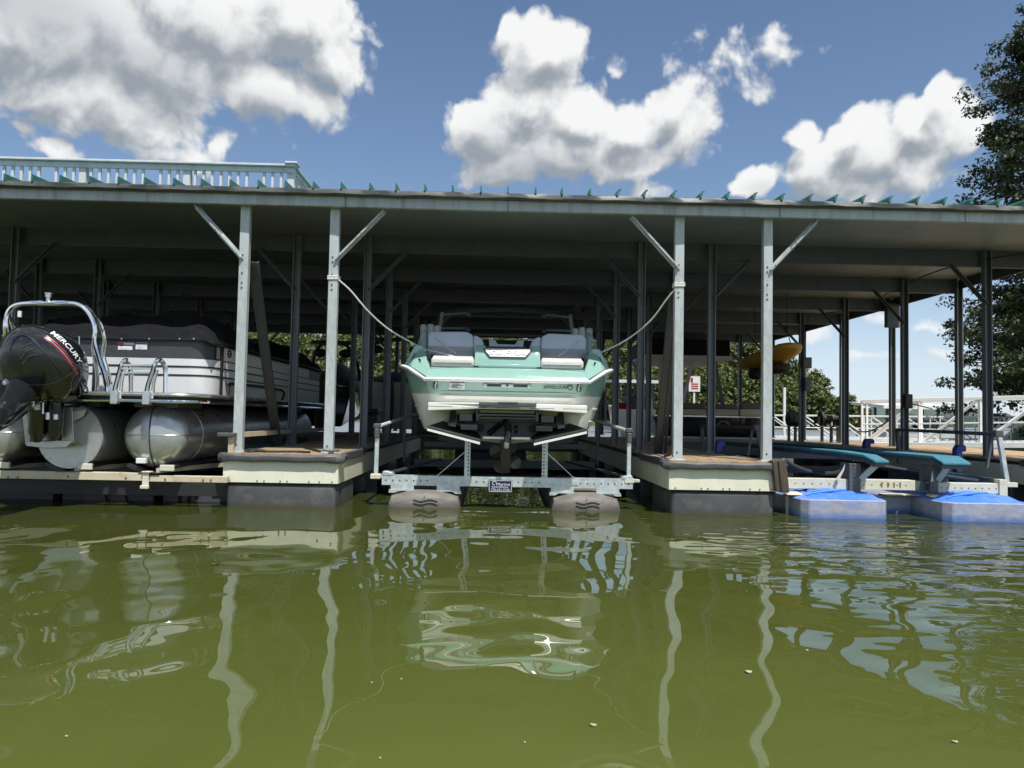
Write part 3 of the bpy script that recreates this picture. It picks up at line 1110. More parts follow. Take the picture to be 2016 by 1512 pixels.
# ---------------------------------------------------------------- finger piers and walkway
def finger(x0, x1, label, detail=True):
    f = thing('finger_pier', label, 'pier', ((x0 + x1) / 2, 9.1, 0), 'finger piers between the boat slips')
    y0, y1 = 9.1, 19.15
    # deck boards with gaps, each a plank across the pier
    m_ = MB()
    y = y0 + .03
    while y < y1:
        jz = random.uniform(-.004, .004)
        m_.box(x0 + .03, x1 - .03, y, y + .132, .60 + jz, .627 + jz)
        y += .139
    o = m_.build('deck_boards', 'deck_wood', f)
    o['kind'] = 'stuff'
    fm = MB().box(x0, x1, y0, y0 + .02, .285, .545)
    fm.box(x0, x1, y0 + .021, y0 + .06, .285, .295)
    fm.build('front_fascia', 'cream_fascia', f, bevel=.004)
    for s, X in ((-1, x0), (1, x1)):
        MB().box(X - (.0 if s < 0 else .02), X + (.02 if s < 0 else 0), y0 + .022, y1, .287, .56).build('side_fascia', 'cream_fascia', f)
    # vinyl bumper along the front edge, sagging over the boards, and bumpers at the corners
    w = x1 - x0
    pts = [(x0 - .03, y0 + .25, .585), (x0 - .035, y0 + .02, .58), (x0 + .02, y0 - .03, .575)] + \
          [(x0 + w * q, y0 - .035, .575 + .006 * math.sin(q * 17)) for q in (.1, .25, .4, .55, .7, .85)] + [(x1 - .02, y0 - .03, .575), (x1 + .035, y0 + .02, .58), (x1 + .03, y0 + .25, .585)]
    rings = []
    for i, p in enumerate(pts):
        p = Vector(p)
        a = Vector(pts[max(0, i - 1)])
        b = Vector(pts[min(len(pts) - 1, i + 1)])
        d = (b - a).normalized()
        nn = Vector((d.y, -d.x, 0))
        big = 1.25 if i in (1, 2, len(pts) - 2, len(pts) - 3) else 1.0
        rings.append([p + nn * (.03 * big * c) + Vector((0, 0, 1)) * (.042 * big * s_) for c, s_ in ((-1, .9), (.4, 1), (1, .55), (1, -.5), (.5, -1), (-1, -.95))])
    MB().loft(rings).build('edge_bumper', 'bumper_vinyl', f, True)
    for X in (x0 + .012, x1 - .012):
        MB().box(X - .035 if X < (x0 + x1) / 2 else X - .012, X + .012 if X < (x0 + x1) / 2 else X + .035, y0 + .3, 10.9, .545, .64).build('side_bumper', 'bumper_vinyl', f, bevel=.012, seg=2)
    # float drums below
    k = 0
    for yy in (9.12, 11.2, 13.6, 16.0, 18.0):
        ln = 1.15
        m_ = MB().box(x0 + .035, x1 + (-.02), yy, yy + ln, -.35, .275)
        m_.build('float_drum', 'black_plastic', f, True, bevel=.055, seg=3)
        k += 1
    m_ = MB()
    for q in (.06, .30, .36, .5, .56, .75, .84, .95):
        m_.cyl((x0 + w * q, y0 - .001, .31), (x0 + w * q, y0 - .01, .31), .008, 6)
    m_.build('bolts', 'dark_grey', f)
    MB().box(x0 + .05, x1 - .05, y0 + .1, y1, .30, .58).build('frame', 'galv_dark', f)
    return f


f1 = finger(-3.17, -1.83, 'finger pier between the pontoon boat and the teal wakeboard boat')
f2 = finger(2.07, 3.36, 'finger pier between the teal wakeboard boat and the empty boat lift')
f3 = finger(7.55, 8.88, 'last finger pier at the far right by the white gangway')

wk = thing('walkway', 'wooden main walkway across the back of the slips', 'walkway', (0, 20.2, 0))
m_ = MB()
x = -13.8
while x < 10.4:
    jz = random.uniform(-.004, .004)
    m_.box(x, x + .134, 19.2, 21.5, .585 + jz, .62 + jz)
    x += .14
o = m_.build('deck_boards', 'walk_wood', wk)
o['kind'] = 'stuff'
MB().box(-13.8, 10.4, 19.18, 19.2, .28, .60).build('edge_fascia', 'galv_dark', wk)
MB().box(-13.8, 10.4, 21.5, 21.52, .28, .60).build('edge_fascia', 'galv_dark', wk)
for k in range(8):
    MB().box(-13.4 + k * 3.1, -11.6 + k * 3.1, 19.4, 21.3, -.3, .28).build('float_drum', 'black_plastic', wk, True, bevel=.05, seg=2)
# wooden apron beside the last finger where the gangway lands
ap = thing('landing_deck', 'sunlit plank landing beside the last finger pier', 'landing', (9.8, 17, 0))
m_ = MB()
y = 11.5
while y < 19.1:
    m_.box(8.93, 10.9, y, y + .134, .575, .612)
    y += .14
o = m_.build('deck_boards', 'walk_wood', ap)
o['kind'] = 'stuff'
MB().box(8.95, 10.88, 11.48, 19.1, .30, .57).build('frame', 'galv_dark', ap)
MB().box(9.0, 10.8, 11.6, 19.0, -.3, .29).build('float_drum', 'black_plastic', ap, bevel=.05)

# ================================================================== teal wakeboard boat on its lift
XC = .145
wb = thing('wakeboard_boat', 'teal and white wakeboard boat seen from its stern on a lift', 'boat', (XC, 12, .8))


def mirror_path(pts):
    """half path from centre line to side (h, y, z) -> full path port to starboard"""
    left = [Vector((XC - h, y, z)) for h, y, z in reversed(pts)]
    rightp = [Vector((XC + h, y, z)) for h, y, z in pts[1:]]
    return left + rightp


A = [(0, 9.74, 1.575), (.55, 9.74, 1.575), (1.03, 9.75, 1.575), (1.25, 9.95, 1.715), (1.36, 10.12, 1.755), (1.37, 11.5, 1.77), (1.36, 13, 1.80), (1.12, 15, 1.9), (.62, 16.5, 2.0), (0, 17.2, 2.05)]
B = [(0, 9.83, 1.39), (.55, 9.83, 1.39), (.99, 9.84, 1.39), (1.17, 10.0, 1.395), (1.25, 10.14, 1.40), (1.28, 11.5, 1.40), (1.27, 13, 1.45), (1.02, 15, 1.55), (.52, 16.4, 1.7), (0, 17.05, 1.78)]
C = [(0, 9.96, .93), (.55, 9.96, .93), (.93, 9.97, .93), (1.04, 10.08, .93), (1.08, 10.2, .93), (1.10, 11.5, .93), (1.08, 13, .95), (.8, 15, 1.06), (.4, 16.0, 1.2), (0, 16.6, 1.35)]
D = [(0, 10.0, .76), (.35, 10.0, .80), (.7, 10.0, .86), (.85, 10.12, .89), (.9, 10.25, .90), (.9, 11.5, .88), (.8, 13, .88), (.5, 15, .95), (.2, 15.9, 1.1), (0, 16.4, 1.25)]
hull = MB().loft([mirror_path(A), mirror_path([((a[0] * .5 + b[0] * .5), a[1] * .5 + b[1] * .5, a[2] * .5 + b[2] * .5 + .0) for a, b in zip(A, B)]), mirror_path(B)], False, False)
hull.build('hull_topside', 'teal_gel', wb, True)
low = MB().loft([mirror_path(B), mirror_path([(a[0] * .45 + b[0] * .55 + .01, a[1] * .45 + b[1] * .55, a[2] * .45 + b[2] * .55) for a, b in zip(B, C)]), mirror_path(C), mirror_path(D)], False, False)
low.add([(XC - .9, 10.0, .80), (XC + .9, 10.0, .80), (XC + .6, 14.5, .90), (XC - .6, 14.5, .90)], [(0, 1, 2, 3)])
low.build('hull_bottom', 'white_gel', wb, True)
# moulded step in the white transom
MB().hexa([Vector((XC + s, 9.86, 1.375)) for s in (-.98, .98)] + [Vector((XC + s, 9.92, 1.31)) for s in (.9, -.9)],
          [Vector((XC + s, 9.80, 1.372)) for s in (-.80, .80)] + [Vector((XC + s, 9.845, 1.315)) for s in (.78, -.78)]).build('transom_step', 'white_gel', wb, bevel=.01)
# rub rail: white band with a dark insert
rp = mirror_path([(h + (.02 if h > 1 else 0), y - .015, z - .005) for h, y, z in A[:8]])
rr = []
for i, p in enumerate(rp):
    a, b = rp[max(0, i - 1)], rp[min(len(rp) - 1, i + 1)]
    d = (b - a).normalized()
    nn = Vector((d.y, -d.x, 0)).normalized()
    rr.append([p + nn * c + Vector((0, 0, s)) for c, s in ((-.02, .026), (.018, .026), (.03, .014), (.03, -.010), (.018, -.024), (-.02, -.024))])
MB().loft(rr).build('rub_rail', 'white_trim', wb, True)
MB().tube([p + Vector((0, -.033 if abs(p.x - XC) < 1.1 else -.02, -.008)) + Vector((.03 * (1 if p.x > XC else -1) * (abs(p.x - XC) > 1.2), 0, 0)) for p in rp], .009, 6).build('rail_insert', 'steel', wb, True)
# aft deck band between rail and seats
ab = [mirror_path([(0, 9.74, 1.60), (.55, 9.74, 1.60), (1.03, 9.75, 1.60)]), mirror_path([(0, 9.77, 1.665), (.55, 9.77, 1.665), (1.0, 9.80, 1.665)]),
      mirror_path([(0, 9.86, 1.735), (.55, 9.86, 1.735), (.985, 9.90, 1.735)]), mirror_path([(0, 10.1, 1.75), (.55, 10.1, 1.75), (.98, 10.15, 1.75)])]
MB().loft(ab, False, False).build('aft_deck', 'teal_gel', wb, True)
# gunwale wings at the corners, running forward as the side decks
for s in (-1, 1):
    def q(h, y, z):
        return Vector((XC + s * h, y, z))
    m_ = MB()
    a = [q(1.25, 9.95, 1.74), q(1.03, 9.76, 1.60), q(.985, 9.84, 1.70), q(1.13, 10.20, 2.04), q(1.20, 10.26, 2.045)]
    b = [q(1.36, 10.2, 1.78), q(1.0, 10.1, 1.6), q(.97, 10.2, 1.72), q(1.10, 10.5, 2.03), q(1.21, 10.5, 2.045)]
    m_.hexa(a, b)
    ring = lambda y, h0, h1, z0, z1: [q(h0, y, z0), q(h0 - .13, y, z1), q(h0 - .22, y, z1 + .01), q(h1, y, z1 - .05), q(h1, y, z0 - .3)]
    m_.loft([ring(10.15, 1.36, 1.08, 1.77, 2.03), ring(11.5, 1.37, 1.08, 1.79, 2.04), ring(13, 1.36, 1.06, 1.82, 2.06), ring(15, 1.12, .85, 1.92, 2.12), ring(16.5, .62, .42, 2.02, 2.18)])
    m_.build('gunwale', 'teal_gel', wb, bevel=.012, seg=2)
    MB().hexa([q(1.235, 10.02, 1.80), q(1.255, 10.04, 1.80), q(1.235, 10.16, 1.93), q(1.215, 10.14, 1.93)],
              [q(1.30, 10.25, 1.80), q(1.36, 10.3, 1.80), q(1.28, 10.4, 1.95), q(1.24, 10.36, 1.95)]).build('corner_pad', 'dark_grey', wb)
    # side glass and its bright frame
    MB().add([q(1.17, 10.27, 2.05), q(1.13, 10.62, 2.30), q(1.10, 10.66, 2.30), q(1.08, 10.5, 2.04)], [(0, 1, 2, 3)]).build('side_glass', 'glass', wb)
    MB().tube(curve([q(1.19, 10.22, 2.03), q(1.17, 10.42, 2.20), q(1.12, 10.6, 2.292), q(1.07, 10.64, 2.285), q(1.05, 10.55, 2.17), q(1.045, 10.42, 1.98)], 4), .011, 6).build('glass_frame', 'teal_gel', wb, True)
    MB().tube(curve([q(1.08, 10.62, 2.28), q(.9, 10.36, 2.10), q(.68, 10.08, 1.93)], 5), .008, 6).build('grab_rail', 'white_trim', wb, True)
    # rear facing seat: cushion, quilted top, backrest in two tones, bolster
    MB().box(*sorted((XC + s * .43, XC + s * .99)), 9.93, 10.05, 1.752, 1.862).build('seat_front', 'vinyl_quilt', wb, True, bevel=.03, seg=3)
    m_ = MB()
    for k in range(6):
        f0, f1 = k / 6, (k + 1) / 6
        m_.hexa([q(.44, 9.97 + .5 * f0, 1.83 + .13 * f0), q(.98, 9.97 + .5 * f0, 1.83 + .13 * f0), q(.98, 9.97 + .5 * f1, 1.83 + .13 * f1), q(.44, 9.97 + .5 * f1, 1.83 + .13 * f1)],
                [q(.45, 9.985 + .5 * f0, 1.875 + .13 * f0), q(.97, 9.985 + .5 * f0, 1.875 + .13 * f0), q(.97, 9.955 + .5 * f1, 1.875 + .13 * f1), q(.45, 9.955 + .5 * f1, 1.875 + .13 * f1)])
    m_.build('seat_cushion', 'vinyl_quilt', wb, True, bevel=.014, seg=2)
    m_ = MB()
    m_.hexa([q(.46, 10.42, 1.93), q(1.08, 10.42, 1.93), q(1.09, 10.46, 2.09), q(.46, 10.46, 2.09)], [q(.46, 10.56, 1.93), q(1.08, 10.56, 1.93), q(1.09, 10.58, 2.09), q(.46, 10.58, 2.09)])
    m_.build('lower_backrest', 'vinyl_light', wb, True, bevel=.025, seg=2)
    m_ = MB()
    m_.hexa([q(.46, 10.44, 2.045), q(1.08, 10.44, 2.045), q(1.09, 10.50, 2.21), q(1.05, 10.52, 2.262), q(.56, 10.52, 2.272), q(.47, 10.50, 2.22)],
            [q(.46, 10.62, 2.045), q(1.08, 10.62, 2.045), q(1.09, 10.64, 2.21), q(1.05, 10.66, 2.262), q(.56, 10.66, 2.272), q(.47, 10.64, 2.22)])
    m_.build('upper_backrest', 'vinyl_grey', wb, True, bevel=.028, seg=3)
    m_ = MB()
    m_.hexa([q(.30, 10.56, 1.95), q(.465, 10.53, 1.95), q(.465, 10.55, 2.225), q(.40, 10.57, 2.215), q(.33, 10.58, 2.15)],
            [q(.30, 10.7, 1.95), q(.465, 10.7, 1.95), q(.465, 10.7, 2.225), q(.40, 10.7, 2.215), q(.33, 10.7, 2.15)])
    m_.build('bolster', 'vinyl_grey', wb, True, bevel=.025, seg=2)
    # surf plate, hinge bracket and actuator below the platform
    m_ = MB()
    a = [q(.945, 9.12, .96), q(.82, 9.92, 1.02), q(.32, 9.92, .86), q(.32, 9.12, .808)]
    m_.prism(a, (0, 0, .028))
    m_.build('surf_plate', 'black_matt', wb, bevel=.006)
    m_ = MB()
    m_.prism([p + Vector((0, -.006, -.03)) for p in a], (0, 0, .028))
    m_.build('surf_plate_edge', 'white_gel', wb)
    m_ = MB()
    m_.hexa([q(.60, 9.56, 1.19), q(.70, 9.56, 1.19), q(.73, 9.52, .98), q(.63, 9.52, .96)], [q(.60, 9.9, 1.19), q(.70, 9.9, 1.19), q(.73, 9.9, .98), q(.63, 9.9, .96)])
    m_.box(*sorted((XC + s * .42, XC + s * .60)), 9.6, 9.9, 1.04, 1.15)
    m_.box(*sorted((XC + s * .36, XC + s * .58)), 9.56, 9.9, .93, 1.02)
    m_.build('actuator', 'black_gloss', wb, bevel=.012, seg=2)
    MB().hexa([q(.36, 9.5, 1.185), q(.64, 9.5, 1.20), q(.62, 9.55, 1.13), q(.40, 9.55, 1.15)], [q(.36, 9.9, 1.185), q(.64, 9.9, 1.20), q(.62, 9.9, 1.13), q(.40, 9.9, 1.15)]).build('platform_bracket', 'cream_beam', wb, bevel=.008)
    m_ = MB()
    m_.cyl(q(.33, 9.70, .965), q(.33, 9.9, .965), .052, 16)
    m_.tube([q(.33 + .036 * math.cos(t), 9.695, .965 + .036 * math.sin(t)) for t in np.linspace(0, 6.283, 17)[:-1]], .006, 5, True)
    m_.bar(q(.33, 9.69, .925), q(.33, 9.69, 1.005), .012, .012)
    m_.bar(q(.29, 9.69, .965), q(.37, 9.69, .965), .012, .012)
    m_.build('exhaust_outlet', 'black_matt', wb)
    # light cluster on the transom
    lx = -.91 if s < 0 else .91
    m_ = MB()
    for dz in (-.028, 0, .028):
        m_.ell((XC + lx + .008 * (dz > 0), 9.752, 1.50 + dz), .014, .012, .014, 8, 6)
    lt = MB().box(XC + lx - .026, XC + lx + .026, 9.755, 9.80, 1.45, 1.55).build('stern_light', 'dark_grey', wb, bevel=.008)
    m_.build('lens', 'chrome', lt, True)
    # tower leg, racks and boards
    MB().tube(curve([q(1.18, 12.3, 2.05), q(1.15, 12.35, 2.35), q(1.06, 12.6, 2.66), q(.9, 12.9, 2.84), q(.5, 13.1, 2.92), q(0, 13.15, 2.95)], 4), [.055] * 21, 8).build('tower_leg', 'dark_grey', wb, True)
    m_ = MB()
    m_.tube([q(1.02, 12.2, 2.72), q(.62, 12.15, 2.745)], .02, 6)
    m_.tube([q(1.04, 12.2, 2.50), q(.64, 12.15, 2.50)], .02, 6)
    m_.tube([q(1.02, 12.2, 2.76), q(1.06, 12.2, 2.45)], .03, 6)
    m_.ell(q(.6, 12.15, 2.72), .04, .04, .025, 8, 6)
    m_.ell(q(.6, 12.15, 2.475), .04, .04, .025, 8, 6)
    m_.build('board_rack', 'galv_mid', wb, True)
    for k, (dh, z1) in enumerate(((1.25, 2.48), (1.14, 2.49), (1.04, 2.47))):
        m_ = MB().tube([q(dh, 11.6, 2.08), q(dh, 11.6, 2.18), q(dh + .005, 11.6, z1 - .02), q(dh + .005, 11.6, z1)], [.05, .052, .052, .04], 10)
        m_.build('speaker_can', 'rail_grey', wb, True)
    MB().ell(q(1.02, 9.98, 1.88), .025, .03, .045, 8, 6).build('cup_speaker', 'black_matt', wb, True)

# centre hatch with horns and name plate
m_ = MB()
hp = [(-.43, 1.76), (.43, 1.76), (.425, 2.03), (.41, 2.045), (.30, 2.045), (.285, 2.03), (.28, 1.995), (-.28, 1.995), (-.285, 2.03), (-.30, 2.045), (-.41, 2.045), (-.425, 2.03)]
m_.hexa([Vector((XC + a, 9.93 + (z - 1.76) * .42, z)) for a, z in hp], [Vector((XC + a, 10.4, z)) for a, z in hp])
m_.build('centre_hatch', 'teal_gel', wb, True, bevel=.014, seg=2)
MB().box(XC - .38, XC + .38, 9.88, 9.95, 1.737, 1.79).build('hatch_sill', 'teal_gel', wb, True, bevel=.02, seg=2)
pp = [(-.32, 2.005), (.32, 2.005), (.30, 1.955), (.245, 1.885), (-.245, 1.885), (-.30, 1.955)]


def plate(sc, off, th):
    return MB().hexa([Vector((XC + a * sc, 9.93 + (z - 1.76) * .42 - off, 1.945 + (z - 1.945) * sc)) for a, z in pp],
                     [Vector((XC + a * sc, 9.93 + (z - 1.76) * .42 - off + th, 1.945 + (z - 1.945) * sc)) for a, z in pp])


npl = plate(1.0, .022, .03).build('name_plate', 'dark_grey', wb, bevel=.004)
plate(.94, .034, .012).build('plate_face', 'plate_silver', npl, bevel=.003)
dn = Vector((0, .42, 1)).normalized()
lettering('SUPRA', (XC, 9.93 + (1.945 - 1.76) * .42 - .035, 1.945), (1, 0, 0), dn, .50, .066, 'letter_white', npl, .008, shear=.35, bold=.02, spacing=1.15)
# transom lettering, sticker, tow bar
lettering('#SWELLSURF', (XC + .62, 9.748, 1.495), (1, 0, 0), (0, .06, 1), .32, .042, 'letter_black', wb, .004, shear=.25, bold=.02, name='transom_lettering')
MB().tube([Vector((XC + .80 + .03 * math.cos(t), 9.746, 1.50 + .03 * math.sin(t))) for t in np.linspace(0, 6.283, 19)[:-1]], .006, 5, True).build('wave_emblem', 'letter_black', wb)
stk = MB().box(XC - .735, XC - .535, 9.75, 9.772, 1.445, 1.55).build('warning_sticker', 'letter_white', wb)
m_ = MB()
m_.box(XC - .73, XC - .54, 9.746, 9.751, 1.53, 1.546)
for k, (a, b) in enumerate(((-.70, -.60), (-.70, -.56), (-.72, -.63), (-.70, -.58))):
    m_.box(XC + a, XC + b, 9.746, 9.751, 1.510 - k * .016, 1.517 - k * .016)
m_.build('print', 'dark_grey', stk)
tb_ = MB()
tb_.box(XC - .08, XC + .08, 9.735, 9.77, 1.488, 1.528)
tb_.box(XC - .30, XC - .255, 9.74, 9.79, 1.485, 1.53)
tb_.box(XC + .255, XC + .30, 9.74, 9.79, 1.485, 1.53)
tow = tb_.build('tow_bracket', 'steel', wb, bevel=.008)
MB().box(XC - .255, XC + .255, 9.752, 9.778, 1.493, 1.52).build('tow_bar', 'black_gloss', tow)
MB().cyl((XC, 9.728, 1.508), (XC, 9.74, 1.508), .016, 10).build('tow_eye', 'black_matt', tow)
# swim platform
m_ = MB()
fr = [(-.97, 1.27), (-.34, 1.275), (.34, 1.275), (.97, 1.27), (.97, 1.165), (.34, 1.20), (-.34, 1.20), (-.97, 1.165)]
m_.hexa([Vector((XC + a * .975, 9.06 + (abs(a) > .9) * .06, 1.1 + (z - 1.1) * .975)) for a, z in fr], [Vector((XC + a, 9.88, z)) for a, z in fr])
pf = m_.build('swim_platform', 'white_gel', wb, bevel=.012, seg=2)
m_ = MB()
m_.hexa([Vector((XC + a, 9.035, z)) for a, z in ((-.34, 1.28), (.34, 1.28), (.335, 1.235), (-.335, 1.235))], [Vector((XC + a, 9.08, z)) for a, z in ((-.34, 1.28), (.34, 1.28), (.335, 1.235), (-.335, 1.235))])
m_.box(XC - .12, XC + .12, 9.028, 9.07, 1.262, 1.288)
m_.build('step_pad', 'dark_grey', pf, bevel=.006)
# black swell box and grey plate below
MB().box(XC - .345, XC + .345, 9.44, 9.52, 1.155, 1.195).build('pale_bar', 'vinyl_light', wb, True, bevel=.014, seg=2)  # pale bar along the top of the swell gate
m_ = MB()
m_.box(XC - .36, XC + .36, 9.46, 9.9, 1.055, 1.15)
m_.box(XC - .385, XC - .35, 9.44, 9.9, 1.05, 1.19)
m_.box(XC + .35, XC + .385, 9.44, 9.9, 1.05, 1.19)
m_.cyl((XC - .34, 9.44, 1.095), (XC + .34, 9.44, 1.095), .028, 10)
m_.build('swell_gate', 'black_gloss', wb, bevel=.008)
MB().box(XC - .36, XC + .36, 9.74, 9.95, .87, 1.06).build('transom_plate', 'dark_grey', wb)
MB().box(XC - .29, XC + .29, 9.55, 9.92, .835, .862).build('keel_plate', 'steel', wb)
MB().ell((XC + .12, 9.73, .955), .024, .03, .055, 8, 8).build('drain_fitting', 'black_gloss', wb, True)
tp = curve([(XC - .22, 9.72, .90), (XC - .12, 9.66, .98), (XC - .04, 9.5, 1.035), (XC + .01, 9.36, 1.0), (XC + .015, 9.28, .90), (XC, 9.27, .80)], 4)
MB().tube(tp, [.035 + .01 * (i > 8) for i in range(len(tp))], 10).build('exhaust_pipe', 'black_gloss', wb, True)
MB().tube([(XC, 9.268, .80), (XC - .004, 9.265, .75), (XC - .006, 9.265, .73)], [.040, .034, .02], 10).build('pipe_tip', 'steel', wb, True)
# rudder, shaft strut and propeller
MB().hexa([Vector((XC - .07, 9.92, .80)), Vector((XC + .065, 9.92, .80)), Vector((XC + .065, 9.92, .39)), Vector((XC - .07, 9.92, .37))],
          [Vector((XC - .05, 10.05, .80)), Vector((XC + .05, 10.05, .80)), Vector((XC + .05, 10.05, .40)), Vector((XC - .05, 10.05, .38))]).build('rudder', 'bronze', wb, bevel=.01)
pr_ = MB()
pr_.cyl((XC, 10.12, .58), (XC, 10.3, .58), .04, 10)
for k in range(4):
    t0 = math.pi / 4 + k * math.pi / 2 + .3
    ring = []
    for u in np.linspace(0, 6.283, 15)[:-1]:
        rr_, aa = .13 + .10 * math.cos(u), .55 * math.sin(u)
        ring.append(Vector((XC + rr_ * math.cos(t0 + aa), 10.2 + .05 * math.sin(u), .58 + rr_ * math.sin(t0 + aa))))
    pr_.prism(ring, (0, .012, 0))
pr_.build('propeller', 'prop_metal', wb)
# cockpit inside: floor, engine cover, seat backs, windscreen
MB().box(XC - 1.05, XC + 1.05, 10.7, 15, 1.35, 1.4).build('cockpit_floor', 'dark_grey', wb)
MB().box(XC - .3, XC + .3, 10.75, 11.3, 1.6, 2.10).build('engine_cover', 'dark_grey', wb, bevel=.03, seg=2)
m_ = MB()
m_.hexa([Vector((XC - .24, 11.5, 1.9)), Vector((XC + .24, 11.5, 1.9)), Vector((XC + .26, 11.5, 2.26)), Vector((XC + .17, 11.5, 2.26)), Vector((XC + .13, 11.5, 2.2)), Vector((XC - .13, 11.5, 2.2)), Vector((XC - .17, 11.5, 2.26)), Vector((XC - .26, 11.5, 2.26))],
        [Vector((XC - .24, 11.7, 1.9)), Vector((XC + .24, 11.7, 1.9)), Vector((XC + .26, 11.7, 2.26)), Vector((XC + .17, 11.7, 2.26)), Vector((XC + .13, 11.7, 2.2)), Vector((XC - .13, 11.7, 2.2)), Vector((XC - .17, 11.7, 2.26)), Vector((XC - .26, 11.7, 2.26))])
m_.build('helm_seat', 'vinyl_grey', wb)
MB().loft([[Vector((XC + 1.1 * math.sin(a), 12.9 + 1.2 * math.cos(a), 2.05)) for a in np.linspace(-1.5, 1.5, 13)], [Vector((XC + 1.0 * math.sin(a), 12.5 + 1.2 * math.cos(a), 2.42)) for a in np.linspace(-1.5, 1.5, 13)]], False, False).build('windscreen', 'glass', wb)
MB().box(XC - 1.0, XC + 1.0, 13.0, 13.4, 1.4, 2.42).build('dash_block', 'black_matt', wb, bevel=.05, seg=2)  # black block added so the cockpit behind the seats reads dark
MB().box(XC - .95, XC + .95, 12.1, 12.3, 2.38, 2.42).build('mirror_bar', 'black_matt', wb)

# ---------------------------------------------------------------- the boat lift below it
lf = thing('boat_lift', 'galvanised boat lift carrying the teal wakeboard boat', 'boat lift', (XC, 9.5, 0))
bx0, bx1 = P(752, 935, 9.45).x, P(1246, 943, 9.45).x
zb0, zb1 = .255, .375


def channel(m_, x0, x1, y, z0, z1, d=.07, t=.006):
    m_.box(x0, x1, y, y + t, z0, z1)
    m_.box(x0, x1, y + t, y + d, z1 - t, z1)
    m_.box(x0, x1, y + t, y + d, z0, z0 + t)


